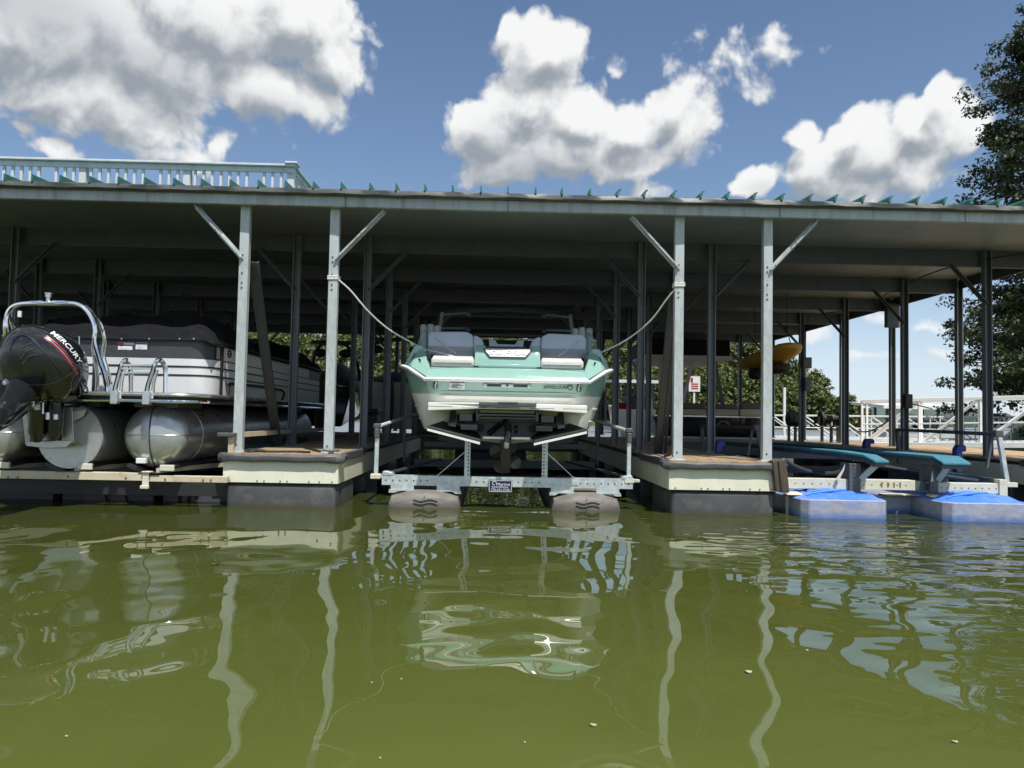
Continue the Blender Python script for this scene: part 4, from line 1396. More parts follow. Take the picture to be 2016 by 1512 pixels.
m_ = MB()
channel(m_, bx0, bx1, 9.45, zb0, zb1, .12)
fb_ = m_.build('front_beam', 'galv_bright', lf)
m_ = MB()
n_ = 36
for k in range(n_):
    m_.cyl((bx0 + .05 + (bx1 - bx0 - .1) * k / (n_ - 1), 9.449, .313), (bx0 + .05 + (bx1 - bx0 - .1) * k / (n_ - 1), 9.446, .313), .0095, 7)
m_.build('bolt_holes', 'black_matt', fb_)
m_ = MB()
channel(m_, bx0 + .1, bx1 - .1, 12.3, .30, .42, .12)
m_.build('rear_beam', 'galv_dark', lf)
m_ = MB()
m_.box(bx0 + .25, bx1 - .25, 12.25, 12.32, .62, .70)
m_.build('rear_cross_member', 'galv_dark', lf)
for s in (-1, 1):
    def q(h, y, z):
        return Vector((XC + s * h, y, z))
    X = XC + s * .475
    m_ = MB()
    m_.box(X - .035, X + .035, 9.46, 9.468, .36, .84)
    m_.box(X + s * .027 - .004, X + s * .027 + .004, 9.469, 9.53, .36, .84)
    u_ = m_.build('upright', 'galv_bright', lf)
    m_ = MB()
    for k in range(10):
        m_.cyl((X - s * .012, 9.459, .40 + k * .043), (X - s * .012, 9.456, .40 + k * .043), .0105, 7)
    m_.build('bolt_holes', 'black_matt', u_)
    MB().bar(q(.50, 9.46, .68), q(.84, 9.46, .375), .008, .045, (0, 1, 0)).build('diagonal_brace', 'galv_bright', lf)
    m_ = MB()
    m_.box(*sorted((XC + s * .44, XC + s * .90)), 9.441, 9.4495, .29, .37)
    m_.build('gusset_plate', 'galv_bright', lf)
    # guide post with its rail
    gx = P(741 if s < 0 else 1238, 900, 9.5).x
    ztop = .97
    m_ = MB()
    m_.hexa([Vector((gx - .025, 9.48, .36)), Vector((gx + .025, 9.48, .36)), Vector((gx + .028, 9.5, ztop)), Vector((gx - .022, 9.5, ztop))],
            [Vector((gx - .025, 9.53, .36)), Vector((gx + .025, 9.53, .36)), Vector((gx + .028, 9.55, ztop)), Vector((gx - .022, 9.55, ztop))])
    m_.build('guide_post', 'galv_bright', lf, bevel=.005)
    m_ = MB()
    m_.box(gx - .045, gx + .045, 9.47, 9.56, ztop - .03, ztop + .03)
    m_.box(gx - .03, gx + .03, 9.465, 9.555, ztop - .15, ztop - .03)
    m_.build('post_clamp', 'dark_grey', lf, bevel=.012)
    MB().tube([Vector((gx + s * -.03, 9.52, ztop)), Vector((gx - s * .02, 13.8, ztop + .16))], .026, 8).build('guide_rail', 'rail_grey', lf, True)
    m_ = MB().box(gx - .02, gx + .02, 12.4, 12.44, .36, ztop + .1)
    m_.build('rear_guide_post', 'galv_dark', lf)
    m_ = MB()
    m_.box(gx - .06, gx + .06, 9.44, 9.56, .325, .385)
    m_.build('foot', 'cream_beam', lf, bevel=.006)
    bxe = bx0 if s < 0 else bx1
    m_ = MB()
    m_.hexa([Vector((bxe - s * .0, 9.44, .375)), Vector((bxe - s * .14, 9.44, .375)), Vector((bxe - s * .12, 9.44, .405)), Vector((bxe - s * .06, 9.44, .42)), Vector((bxe - s * .01, 9.44, .42))],
            [Vector((bxe - s * .0, 9.6, .375)), Vector((bxe - s * .14, 9.6, .375)), Vector((bxe - s * .12, 9.6, .405)), Vector((bxe - s * .06, 9.6, .42)), Vector((bxe - s * .01, 9.6, .42))])
    m_.box(*sorted((bxe, bxe + s * .09)), 9.46, 9.58, .335, .37)
    m_.build('end_cap', 'galv_bright', lf, bevel=.004)
    m_ = MB()
    m_.bar(Vector((bxe - s * .1, 9.6, .40)), q(1.0, 12.3, .42), .03, .03)
    m_.build('side_tie', 'galv_dark', lf)
    # bunk under the hull
    MB().hexa([q(.52, 9.95, .80), q(.86, 9.95, .86), q(.86, 9.95, .80), q(.52, 9.95, .74)], [q(.52, 14.5, .82), q(.86, 14.5, .88), q(.86, 14.5, .82), q(.52, 14.5, .76)]).build('bunk', 'black_matt', lf)
    # tank with moulded waves and its brackets
    tx0, tx1 = (P(764, 998, 9.36).x, P(906, 998, 9.36).x) if s < 0 else (P(1085, 1000, 9.36).x, P(1221, 1000, 9.36).x)
    tcx, thw = (tx0 + tx1) / 2, (tx1 - tx0) / 2
    rings = []
    for (y, sc, zt_) in ((9.30, .93, .10), (9.32, .99, .15), (9.42, 1.0, .205), (9.8, 1.0, .215), (12.0, 1.0, .215), (12.6, .97, .15)):
        rings.append([Vector((tcx + thw * sc * a, y, z)) for a, z in ((-1, -.3), (-.99, .04), (-.93, .5 * zt_ + .03), (-.6, .85 * zt_), (-.25, zt_), (.25, zt_), (.6, .85 * zt_), (.93, .5 * zt_ + .03), (.99, .04), (1, -.3))])
    tk_ = MB().loft(rings).build('float_tank', 'tank_grey', lf, True)
    m_ = MB()
    for k in range(2):
        zz = .10 - k * .04
        m_.tube([Vector((tcx + .02 + .18 * t, 9.293 - .004 * (k < 2) + (.012 if zz > .12 else 0), zz + .012 * math.sin(t * 5))) for t in np.linspace(-.8, .8, 9)], .006, 5)
    m_.tube([Vector((tcx, 9.295, .02)), Vector((tcx - .01, 9.295, .09)), Vector((tcx + .01, 9.30, .15))], .006, 5)
    m_.build('moulded_waves', 'tank_grey', tk_, True)
    for dx in (-.28, .28):
        m_ = MB()
        c0 = tcx + dx
        m_.box(c0 - .14, c0 + .14, 9.448, 9.456, .205, .262)
        m_.hexa([Vector((c0 - .155, 9.42, .205)), Vector((c0 + .155, 9.42, .205)), Vector((c0 + .16, 9.42, .165)), Vector((c0 + .09, 9.42, .165)), Vector((c0 + .05, 9.42, .19)), Vector((c0 - .05, 9.42, .19)), Vector((c0 - .09, 9.42, .165)), Vector((c0 - .16, 9.42, .165))],
                [Vector((c0 - .155, 9.47, .205)), Vector((c0 + .155, 9.47, .205)), Vector((c0 + .16, 9.47, .165)), Vector((c0 + .09, 9.47, .165)), Vector((c0 + .05, 9.47, .19)), Vector((c0 - .05, 9.47, .19)), Vector((c0 - .09, 9.47, .165)), Vector((c0 - .16, 9.47, .165))])
        m_.build('tank_bracket', 'galv_bright', lf)
# maker's sign hanging on the beam
sc_ = P(985, 957, 9.42)
sg = MB().box(sc_.x - .145, sc_.x + .145, 9.425, 9.432, sc_.z - .075, sc_.z + .075).build('sign', 'navy', lf)
m_ = MB()
for a, b, c, d in ((-.138, .138, .064, .069), (-.138, .138, -.069, -.064), (-.138, -.133, -.069, .069), (.133, .138, -.069, .069)):
    m_.box(sc_.x + a, sc_.x + b, 9.422, 9.426, sc_.z + c, sc_.z + d)
m_.tube([Vector((sc_.x - .075 + .03 * math.cos(t) * (1 - t * .06), 9.4235, sc_.z + .035 + .02 * math.sin(t))) for t in np.linspace(.3, 5.2, 12)], .003, 4)
m_.build('border_and_swirl', 'letter_white', sg)
lettering('Marine', (sc_.x + .035, 9.4249, sc_.z + .022), (1, 0, 0), (0, 0, 1), .165, .032, 'letter_white', sg, .003)
lettering('Specialties', (sc_.x - .005, 9.4249, sc_.z - .012), (1, 0, 0), (0, 0, 1), .20, .028, 'letter_white', sg, .003)
lettering('770-531-7730', (sc_.x + .0, 9.4249, sc_.z - .045), (1, 0, 0), (0, 0, 1), .225, .026, 'letter_white', sg, .003)

# ---------------------------------------------------------------- mooring ropes
for (wrap, pts, lab) in (((-2.01, P(655, 548, 9.4).z), [P(664, 549, 9.36), P(690, 572, 9.45), P(725, 613, 9.6), P(765, 648, 9.85), P(812, 675, 10.2), P(838, 688, 10.2), P(866, 694, 10.1), P(897, 703, 10.0)],
                          'white mooring rope from the left pier post to the teal boat'),
                         ((2.235, P(1335, 562, 9.4).z), [P(1330, 568, 9.36), P(1312, 590, 9.45), P(1280, 632, 9.65), P(1235, 668, 9.95), P(1190, 691, 10.2), P(1160, 703, 10.15), P(1150, 705, 10.1)],
                          'white mooring rope from the right pier post to the teal boat')):
    r_ = thing('mooring_rope', lab, 'rope', (wrap[0], 9.4, wrap[1]))
    MB().tube(curve(pts, 6), .0105, 7).build('line', 'rope_white', r_, True)
    for k in range(3):
        z = wrap[1] - .018 + k * .018
        m_ = MB().tube([Vector((wrap[0] + a, 9.4 + b, z + c)) for a, b, c in ((-.063, -.052, 0), (.063, -.052, .004), (.063, .052, .006), (-.063, .052, .002))], .009, 6, True)
        m_.build('wrap', 'rope_white', r_, True)


# hull strakes, deck seam and stern cleats of the teal boat
for s in (-1, 1):
    def q(h, y, z):
        return Vector((XC + s * h, y, z))
    for f in (.35, .7):
        a = [(b[0] * (1 - f) + c[0] * f + .012, b[1] * (1 - f) + c[1] * f - .008, b[2] * (1 - f) + c[2] * f) for b, c in zip(B[3:8], C[3:8])]
        MB().tube([q(*p) for p in a], .012, 5).build('hull_strake', 'white_gel', wb, True)
    m_ = MB()
    m_.tube(curve([q(1.13, 9.97, 1.80), q(1.14, 10.0, 1.835), q(1.17, 10.06, 1.84), q(1.18, 10.09, 1.81)], 3), .012, 6)
    m_.build('stern_cleat', 'chrome', wb, True)
    MB().tube([q(.985, 9.86, 1.742), q(.43, 9.87, 1.742)], .006, 5).build('deck_seam', 'dark_grey', wb)
    for k in range(4):
        MB().tube([q(.50 + .12 * k, 9.99, 1.866), q(.50 + .12 * k + .06, 10.4, 1.985)], .006, 4).build('seat_piping', 'vinyl_light', wb)
    MB().tube([q(.46, 9.925, 1.80), q(.96, 9.925, 1.80)], .006, 5).build('seat_welt', 'vinyl_light', wb)
m_ = MB()
for k in range(5):
    m_.box(XC - .8 + k * .4 - .15, XC - .8 + k * .4 + .15, 9.053, 9.058, 1.215, 1.221)
m_.build('platform_groove', 'dark_grey', wb)
# moulding lines in the transom
MB().tube([Vector((XC + x, 9.80 + .03 * (abs(x) > .9), 1.425)) for x in (-1.0, -.6, 0, .6, 1.0)], .006, 5).build('transom_crease', 'teal_gel', wb, True)

# ================================================================== pontoon boat at the left
YB = 8.9
tc_ = P(303, 858, YB + .12)
TR = .378
TZ = tc_.z
TX = [tc_.x, tc_.x - .93, tc_.x - 1.86]
pb = thing('pontoon_boat', 'silver and black pontoon boat with chrome ladder, stern toward the camera', 'boat', (TX[1], 11, TZ))
for k, X in enumerate(TX):
    rings = []
    yb = YB + (.0 if k != 1 else .06)
    prof = [(0, .06), (.02, .45), (.06, .72), (.12, .9), (.19, .98), (.26, 1.0), (.62, 1.0), (.621, 1.012), (.66, 1.012), (.661, 1.0), (6.2, 1.0), (6.7, .7), (7.0, .2)]
    if k == 1:
        prof = [(0, .98), (.01, 1.0), (6.2, 1.0), (6.7, .7), (7.0, .2)]
    for dy, f in prof:
        rings.append([Vector((X + TR * f * math.cos(a), yb + dy, TZ + TR * f * math.sin(a) - (.02 if k == 1 else 0))) for a in np.linspace(0, 2 * math.pi, 33)[:-1]])
    tb = MB().loft(rings).build('pontoon_tube', 'aluminium', pb, True)
    if k != 1:
        seam = [Vector((X + TR * 1.004 * f * math.sin(.06 - .10 * abs(math.sin(t))), yb + dy - .006, TZ + TR * 1.004 * f * s_)) for (dy, f, s_, t) in
                [(p_[0], p_[1], -1, 0) for p_ in prof[5::-1]] + [(p_[0], p_[1], 1, 1) for p_ in prof[:6]]]
        MB().tube(seam, .007, 6).build('end_seam', 'black_matt', tb, True)
        wl = [Vector((X + TR * 1.003 * f * c, yb + dy - .003, TZ + .012)) for (dy, f, c) in [(p_[0], p_[1], -1) for p_ in prof[5::-1]] + [(p_[0], p_[1], 1) for p_ in prof[:8]]]
        MB().tube(wl, .004, 5).build('weld_line', 'steel', tb, True)
        dp = P(288, 907, YB + .03)
        dz = dp.z - TZ
        m_ = MB().box(X - .14, X - .03, yb - .004, yb + .05, TZ + dz - .03, TZ + dz + .03)
        m_.build('drain_plate', 'letter_white', tb, bevel=.004)
    # deck bracket and bunk saddle
    MB().box(X - .25, X + .25, yb + .15, yb + .9, TZ + TR - .05, TZ + TR + .10).build('riser_bracket', 'dark_grey', pb)
DZ = P(300, 792, 8.85).z
DT = .075
XR_ = P(424, 780, 9.35).x
XL_ = XR_ - 2.62


def rounded(x0, x1, y0, y1, rad, n=7):
    """open path from the left side round the stern to the far end of the right side"""
    pts = [Vector((x0, y1, 0)), Vector((x0, y0 + rad, 0))]
    for a in np.linspace(math.pi, 1.5 * math.pi, n):
        pts.append(Vector((x0 + rad + rad * math.cos(a), y0 + rad + rad * math.sin(a), 0)))
    for a in np.linspace(1.5 * math.pi, 2 * math.pi, n):
        pts.append(Vector((x1 - rad + rad * math.cos(a), y0 + rad + rad * math.sin(a), 0)))
    pts += [Vector((x1, y0 + (y1 - y0) * .4, 0)), Vector((x1, y1, 0))]
    return pts


def band(path, z0, z1, th, cx, cyy):
    """upright sheet following a path, of some thickness"""
    rings = []
    for i, p in enumerate(path):
        a, b = path[max(0, i - 1)], path[min(len(path) - 1, i + 1)]
        d = (b - a).normalized()
        nn = Vector((d.y, -d.x, 0))
        rings.append([p + Vector((0, 0, z0)), p + nn * th + Vector((0, 0, z0)), p + nn * th + Vector((0, 0, z1)), p + Vector((0, 0, z1))])
    return MB().loft(rings)


deckp = rounded(XL_, XR_, 8.82, 15.6, .35)
m_ = MB()
poly = [p + Vector((0, 0, DZ)) for p in deckp]
m_.prism(poly, (0, 0, DT))
m_.build('deck', 'black_matt', pb)
for k, (zz, rr_) in enumerate(((DZ + .015, .021), (DZ + DT + .012, .024))):
    MB().tube([p + Vector((0, 0, zz)) for p in rounded(XL_ - .02, XR_ + .02, 8.80, 15.4, .36)], rr_, 8).build('deck_edge_rail', 'chrome' if k == 0 else 'steel', pb, True)
XF = P(417, 740, 9.62).x
fp = rounded(XL_ + .06, XF, 9.55, 15.4, .26)
z0_ = DZ + DT + .03
zs = [P(300, y, 9.55).z for y in (774, 739, 722, 705, 672)]
for k, (a, b, mt) in enumerate(((zs[0], zs[1], 'silver_panel'), (zs[1] + .02, zs[2], 'silver_panel'), (zs[2] + .02, zs[3], 'silver_panel'), (zs[3] + .002, zs[4], 'charcoal'))):
    band(fp, a, b, .012, 0, 0).build('fence_panel', mt, pb, True)
for z in (zs[1], zs[2]):
    band([p for p in fp], z, z + .02, .018, 0, 0).build('pinstripe', 'letter_black', pb)
band(fp, zs[4], zs[4] + .035, .03, 0, 0).build('fence_top_rail', 'black_matt', pb, True)
band(fp, zs[0] - .04, zs[0], .022, 0, 0).build('fence_bottom_rail', 'black_matt', pb)
# gate posts and corner trim
for (x, y) in ((180, 9.52), ):
    MB().box(P(186, 720, 9.52).x - .02, P(186, 720, 9.52).x + .02, 9.515, 9.535, zs[0] - .03, zs[4] + .03).build('gate_post', 'black_matt', pb)
MB().box(XF + .002, XF + .03, 9.86, 9.93, zs[0] - .03, zs[4] + .03).build('corner_post', 'black_matt', pb)
# side panel of lighter grey above the stripes with its round emblem
MB().box(XF + .0135, XF + .018, 9.95, 14.5, zs[3] + .015, zs[4] - .015).build('side_name_panel', 'silver_panel', pb)
MB().box(XF + .018, XF + .021, 10.04, 10.26, zs[3] + .04, zs[4] - .025).build('emblem_sticker', 'letter_white', pb)
ec = Vector((XF + .024, 10.15, (zs[3] + zs[4]) / 2 + .01))
em = MB().tube([ec + Vector((0, .06 * math.cos(t), .045 * math.sin(t))) for t in np.linspace(0, 6.283, 21)[:-1]], .012, 6, True)
em.tube([ec + Vector((0, -.04, 0)), ec + Vector((0, .04, 0))], .01, 5)
em.build('round_emblem', 'letter_black', pb)
MB().box(XF + .0135, XF + .016, 9.72, 9.83, zs[3] + .02, zs[4] - .04).build('corner_sticker', 'vinyl_light', pb)
lettering('CYPRESS', (XF + .0195, 12.2, zs[3] + .13), (0, 1, 0), (0, 0, 1), .75, .05, 'letter_white', pb, .004, name='side_lettering') if False else None
# warning stickers on the charcoal band
for (x0, x1, y0, y1, red) in ((232, 264, 674, 679, True), (232, 260, 681, 689, False), (267, 289, 674, 688, True)):
    a, b = P(x0, y0, 9.53), P(x1, y1, 9.53)
    st = MB().box(a.x, b.x, 9.534, 9.537, b.z, a.z).build('warning_sticker', 'letter_white', pb)
    if red:
        MB().box(a.x + .004, a.x + (b.x - a.x) * (.35 if y1 < 680 else .95), 9.531, 9.535, a.z - (.028 if y1 < 680 else .02), a.z - .004).build('red_print', 'red', st)
    m_ = MB()
    for k in range(2 if y1 - y0 < 9 else 4):
        m_.box(a.x + .02, b.x - .03 * (1 + k % 2), 9.5315, 9.535, a.z - .03 - k * .014, a.z - .025 - k * .014)
    if not (y1 < 680):
        m_.build('grey_print', 'vinyl_grey', st)
m_ = MB()
for x in (240, 294, 354, 382):
    p = P(x, 667, 9.5)
    m_.cyl((p.x, 9.49, p.z), (p.x, 9.52, p.z), .010, 7)
m_.build('cover_snaps', 'steel', pb)
# mooring cover: sagging cloth over bows
cv = []
for j, y in enumerate(np.linspace(9.5, 15.6, 20)):
    row = []
    for i, t in enumerate(np.linspace(0, 1, 23)):
        x = XL_ + .04 + (XF + .05 - XL_ - .04) * t
        edge = min(1, min(t, 1 - t) * 9) ** .6
        end = min(1, j / 2.0) ** .7
        sag = .05 * math.sin(t * 22 + j) * math.sin(j * 1.7) + .04 * math.sin(j * 2.1 + t * 5)
        row.append(Vector((x, y, zs[4] + .02 + (.24 + .12 * math.sin(j * .55) + sag) * edge * end - (.05 if edge < .02 else 0))))
    cv.append(row)
MB().loft(cv, False, False).build('mooring_cover', 'cover_cloth', pb, True)
MB().box(XL_ + .3, XF - .3, 9.8, 15, DZ + .1, zs[4] - .1).build('seat_furniture', 'charcoal', pb)
# boarding ladder folded up on the stern deck
ld = part('boarding_ladder', pb)
yl = 8.75
for (xb, xt, xh) in ((224, 240, 257), (287, 305, 326)):
    pts = [P(xb, 788, yl), P(xb + 4, 760, yl), P(xt - 4, 730, yl), P(xt, 716, yl), P(xt + 8, 709, yl + .05), P(xh - 5, 715, yl + .12), P(xh, 730, yl + .15), P(xh, 775, yl + .15)]
    MB().tube(curve(pts, 4), .027, 8).build('side_rail', 'chrome', ld, True)
    pts = [P(xb + 13, 785, yl + .04), P(xb + 15, 755, yl + .04), P(xt + 4, 728, yl + .04)]
    MB().tube(pts, .02, 8).build('inner_rail', 'chrome', ld, True)
    m_ = MB().box(P(xb, 788, yl).x - .03, P(xb, 788, yl).x + .05, yl - .04, yl + .06, DZ - .03, DZ + .12)
    m_.build('hinge', 'steel', ld, bevel=.008)
for k, y in enumerate((719, 726, 734)):
    a, b = P(240, y, yl + .01), P(304, y, yl + .01)
    MB().bar(a, b, .06, .022, (0, 0, 1)).build('tread', 'chrome', ld, bevel=.008)
MB().tube([P(258, 738, yl + .12), P(258, 776, yl + .12)], .02, 8).build('stand_off', 'steel', ld, True)
# tow bar arch
ta = part('tow_arch', pb)
ya = 8.95
MB().tube(curve([P(213, 782, ya), P(206, 740, ya), P(190, 690, ya), P(186, 668, ya), P(188, 648, ya), P(182, 628, ya), P(168, 608, ya), P(146, 597, ya), P(100, 597, ya), P(50, 597, ya), P(26, 603, ya), P(14, 620, ya), P(12, 650, ya), P(16, 690, ya + .1), P(30, 760, ya + .2)], 5), .030, 9).build('front_tube', 'chrome', ta, True)
MB().tube(curve([P(222, 782, ya + .35), P(214, 738, ya + .33), P(203, 700, ya + .3), P(206, 668, ya + .26), P(198, 640, ya + .22), P(178, 611, ya + .1), P(160, 600, ya + .04)], 5), .026, 9).build('rear_tube', 'chrome', ta, True)
MB().tube(curve([P(24, 605, ya + .05), P(20, 625, ya + .1), P(32, 660, ya + .2), P(48, 720, ya + .3)], 5), .026, 9).build('rear_tube', 'chrome', ta, True)
MB().tube(curve([P(190, 776, ya + .02), P(192, 740, ya + .02), P(184, 690, ya + .05), P(186, 662, ya + .04)], 4), .022, 8).build('brace_tube', 'steel', ta, True)
p = P(95, 594, ya)
MB().tube([p, p + Vector((0, 0, .05)), p + Vector((0, 0, .052)), p + Vector((0, 0, .085)), p + Vector((0, 0, .088)), p + Vector((0, 0, .10))], [.026, .024, .036, .036, .044, .044], 10).build('tow_knob', 'steel', ta, True)
# cleats and grab handles
for (x, w) in ((163, 22), ):
    MB().tube(curve([P(x - w / 2, 776, 9.3), P(x - w / 4, 758, 9.3), P(x + w / 4, 758, 9.3), P(x + w / 2, 776, 9.3)], 4), .012, 6).build('grab_handle', 'black_matt', pb, True)
MB().tube(curve([Vector((XF + .06, 10.05, zs[0])), Vector((XF + .06, 10.1, zs[0] + .12)), Vector((XF + .06, 10.3, zs[0] + .16)), Vector((XF + .06, 12.5, zs[0] + .16)), Vector((XF + .06, 12.6, zs[0]))], 4), .018, 7).build('side_grab_rail', 'black_matt', pb, True)
MB().tube([P(156, 662, 9.4), P(157, 705, 9.4)], .008, 6).build('flag_pole', 'steel', pb, True)
MB().box(P(35, 613, 9.6).x, P(41, 622, 9.6).x, 9.6, 9.62, P(38, 624, 9.6).z, P(38, 612, 9.6).z).build('light_lens', 'letter_white', pb)

# aluminium motor pod
pod = MB()


def pq(x, y, Y):
    return P(x, y, Y)


pod.hexa([pq(122, 802, 8.75), pq(142, 802, 8.75), pq(146, 872, 8.78), pq(122, 876, 8.78)], [pq(122, 802, 9.5), pq(142, 802, 9.5), pq(146, 872, 9.5), pq(122, 876, 9.5)])
pod.hexa([pq(42, 800, 8.75), pq(52, 800, 8.75), pq(60, 872, 8.78), pq(50, 876, 8.78)], [pq(42, 800, 9.5), pq(52, 800, 9.5), pq(60, 872, 9.5), pq(50, 876, 9.5)])
pod.hexa([pq(50, 870, 8.76), pq(146, 866, 8.76), pq(130, 881, 8.76), pq(92, 883, 8.76), pq(52, 878, 8.76)], [pq(50, 870, 9.5), pq(146, 866, 9.5), pq(130, 881, 9.5), pq(92, 883, 9.5), pq(52, 878, 9.5)])
pod.hexa([pq(84, 830, 8.8), pq(95, 830, 8.8), pq(96, 868, 8.8), pq(82, 868, 8.8)], [pq(84, 830, 8.9), pq(95, 830, 8.9), pq(96, 868, 8.9), pq(82, 868, 8.9)])
pod.build('motor_pod', 'aluminium', pb, bevel=.006)
MB().hexa([pq(142, 810, 8.9), pq(170, 806, 8.9), pq(164, 820, 8.9), pq(138, 833, 8.9)], [pq(142, 810, 8.93), pq(170, 806, 8.93), pq(164, 820, 8.93), pq(138, 833, 8.93)]).build('step_plate', 'letter_white', pb, bevel=.004)
# outboard motor, tilted up out of the water
ob = part('outboard_motor', pb)
oc = P(86, 716, 8.45)
sc = 8.45 / PF                                   # metres per photo pixel at the motor
rings = []
for j in range(13):
    ph = -math.pi / 2 + math.pi * j / 12
    ph = max(-1.53, min(1.53, ph))
    ring = []
    for i in range(28):
        a = 2 * math.pi * i / 28
        cx_, sx_ = math.cos(a), math.sin(a)
        e = .78
        rx = 80 * sc * (abs(math.cos(ph)) ** .62)
        ry = .36 * (abs(math.cos(ph)) ** .62)
        x = rx * math.copysign(abs(cx_) ** e, cx_)
        y = ry * math.copysign(abs(sx_) ** e, sx_)
        z = 70 * sc * math.sin(ph)
        x *= 1 - .12 * (z / (70 * sc))            # narrower on top
        y += -.10 * (z / (70 * sc))               # tilted toward the camera
        # lean to the right as the motor is turned
        xx = x * math.cos(-.30) - z * math.sin(-.30)
        zz = x * math.sin(-.30) + z * math.cos(-.30)
        ring.append(oc + Vector((xx, y, zz)))
    rings.append(ring)
cowl_mb = MB().loft(rings)
cowl = cowl_mb.build('cowling', 'black_gloss', ob, True)
bvh = BVHTree.FromPolygons([tuple(v) for v in cowl_mb.v], cowl_mb.f)


def on_cowl(px, py, lift=.004):
    d = ray(px, py).normalized()
    h, nrm, ix, ds = bvh.ray_cast(CAM, d)
    if h is None:
        h = oc.copy()
        nrm = -d
    if nrm.dot(d) > 0:
        nrm = -nrm
    return h + nrm * lift


# maker's name and stripes laid on the cowling
me = text_mesh('MERCURY', 1, .0, 0.2, .02)
co = np.array([v.co for v in me.vertices])
lo, hi = co.min(0), co.max(0)
for v in me.vertices:
    t = (v.co.x - lo[0]) / (hi[0] - lo[0])
    s_ = (v.co.y - lo[1]) / (hi[1] - lo[1]) - .5
    bx_ = 101 + 58 * t + 4 * math.sin(t * math.pi)
    by_ = 654 + 62 * t - 3.5 * math.sin(t * math.pi)
    nx_, ny_ = .73, -.68
    v.co = on_cowl(bx_ + nx_ * s_ * 8.5, by_ + ny_ * s_ * 8.5, .006)
me.materials.clear()
link('lettering', me, 'letter_white', ob)
for (o0, w0, mt) in ((-9, 2.4, 'red'), (-12.5, 1.6, 'plate_silver'), (-15.5, 1.8, 'red')):
    rows = []
    for t in np.linspace(-.02, 1.12, 16):
        bx_, by_ = 100 + 56 * t + 4 * math.sin(t * math.pi), 656 + 64 * t - 3.5 * math.sin(t * math.pi)
        w_ = w0 * (.35 + .65 * math.sin(min(1, max(0, t + .1)) * math.pi * .9))
        rows.append([on_cowl(bx_ + .73 * (o0 + k * w_), by_ - .68 * (o0 + k * w_), .005) for k in (-.5, .5)])
    MB().loft(rows, False, False).build('stripe', mt, ob)
rows = [on_cowl(x, y, .006) for x, y in ((20, 690), (30, 668), (46, 660), (64, 668), (85, 690), (105, 712), (125, 735))]
MB().tube(curve(rows, 4), .005, 5).build('cowl_seam', 'black_matt', ob)
rows = [on_cowl(x, y, .004) for x, y in ((12, 738), (40, 752), (75, 758), (110, 752), (140, 735), (156, 715))]
MB().tube(curve(rows, 4), .004, 6).build('lower_cowl_joint', 'black_matt', ob)
for (pts_) in (((36, 700), (48, 682), (64, 676)), ((40, 708), (53, 692), (70, 687)), ((45, 717), (58, 702), (76, 698))):
    MB().tube(curve([on_cowl(x, y, .003) for x, y in pts_], 4), .006, 5).build('air_vent', 'dark_grey', ob)
# mid section, clamp and leg reaching toward the camera
leg = [P(60, 762, 8.45), P(42, 775, 8.3), P(22, 795, 8.05), P(-2, 815, 7.8), P(-30, 830, 7.6), P(-70, 850, 7.4)]
MB().tube(leg, [.20, .19, .17, .155, .15, .12], 14).build('drive_leg', 'black_gloss', ob, True)
MB().tube([P(10, 752, 8.2), P(30, 770, 8.15), P(50, 785, 8.15), P(64, 800, 8.2)], [.03, .05, .05, .03], 8).build('splash_plate', 'steel', ob, True)
m_ = MB()
m_.tube([P(80, 778, 8.55), P(78, 800, 8.6), P(74, 850, 8.65), P(72, 868, 8.68)], [.12, .11, .10, .05], 10)
m_.tube([P(108, 775, 8.6), P(110, 800, 8.62), P(108, 845, 8.66), P(106, 866, 8.68)], [.07, .085, .08, .04], 10)
m_.build('tilt_clamp', 'black_gloss', ob, True)
m_ = MB()
m_.tube([P(64, 772, 8.4), P(84, 768, 8.35), P(100, 762, 8.4)], [.05, .06, .03], 8)
m_.tube([P(72, 780, 8.42), P(74, 806, 8.46)], .028, 7)
m_.tube([P(98, 784, 8.5), P(104, 770, 8.5), P(114, 766, 8.5)], .010, 6)
m_.tube([P(85, 786, 8.5), P(85, 815, 8.5)], .010, 6)
m_.tube([P(95, 812, 8.56), P(95, 826, 8.56)], .028, 7)
m_.tube([P(111, 816, 8.55), P(111, 826, 8.55)], .028, 7)
m_.build('tilt_linkage', 'steel', ob, True)
m_ = MB()
for pts in ([P(118, 792, 8.7), P(140, 790, 8.8), P(150, 800, 8.9), P(168, 794, 9.0)], [P(110, 770, 8.6), P(130, 782, 8.7), P(142, 780, 8.9), P(150, 775, 9.1)], [P(100, 790, 8.6), P(125, 800, 8.75), P(150, 798, 8.9)], [P(120, 770, 8.62), P(138, 772, 8.75), P(142, 790, 8.85)]):
    m_.tube(curve(pts, 4), .014, 6)
m_.build('control_cables', 'black_gloss', ob, True)
m_ = MB()
for x in range(12, 70, 6):
    y = 748 + (x - 12) * .82
    m_.ell(P(x, y, 8.16), .014, .014, .012, 6, 5)
m_.build('rivets', 'chrome', ob, True)

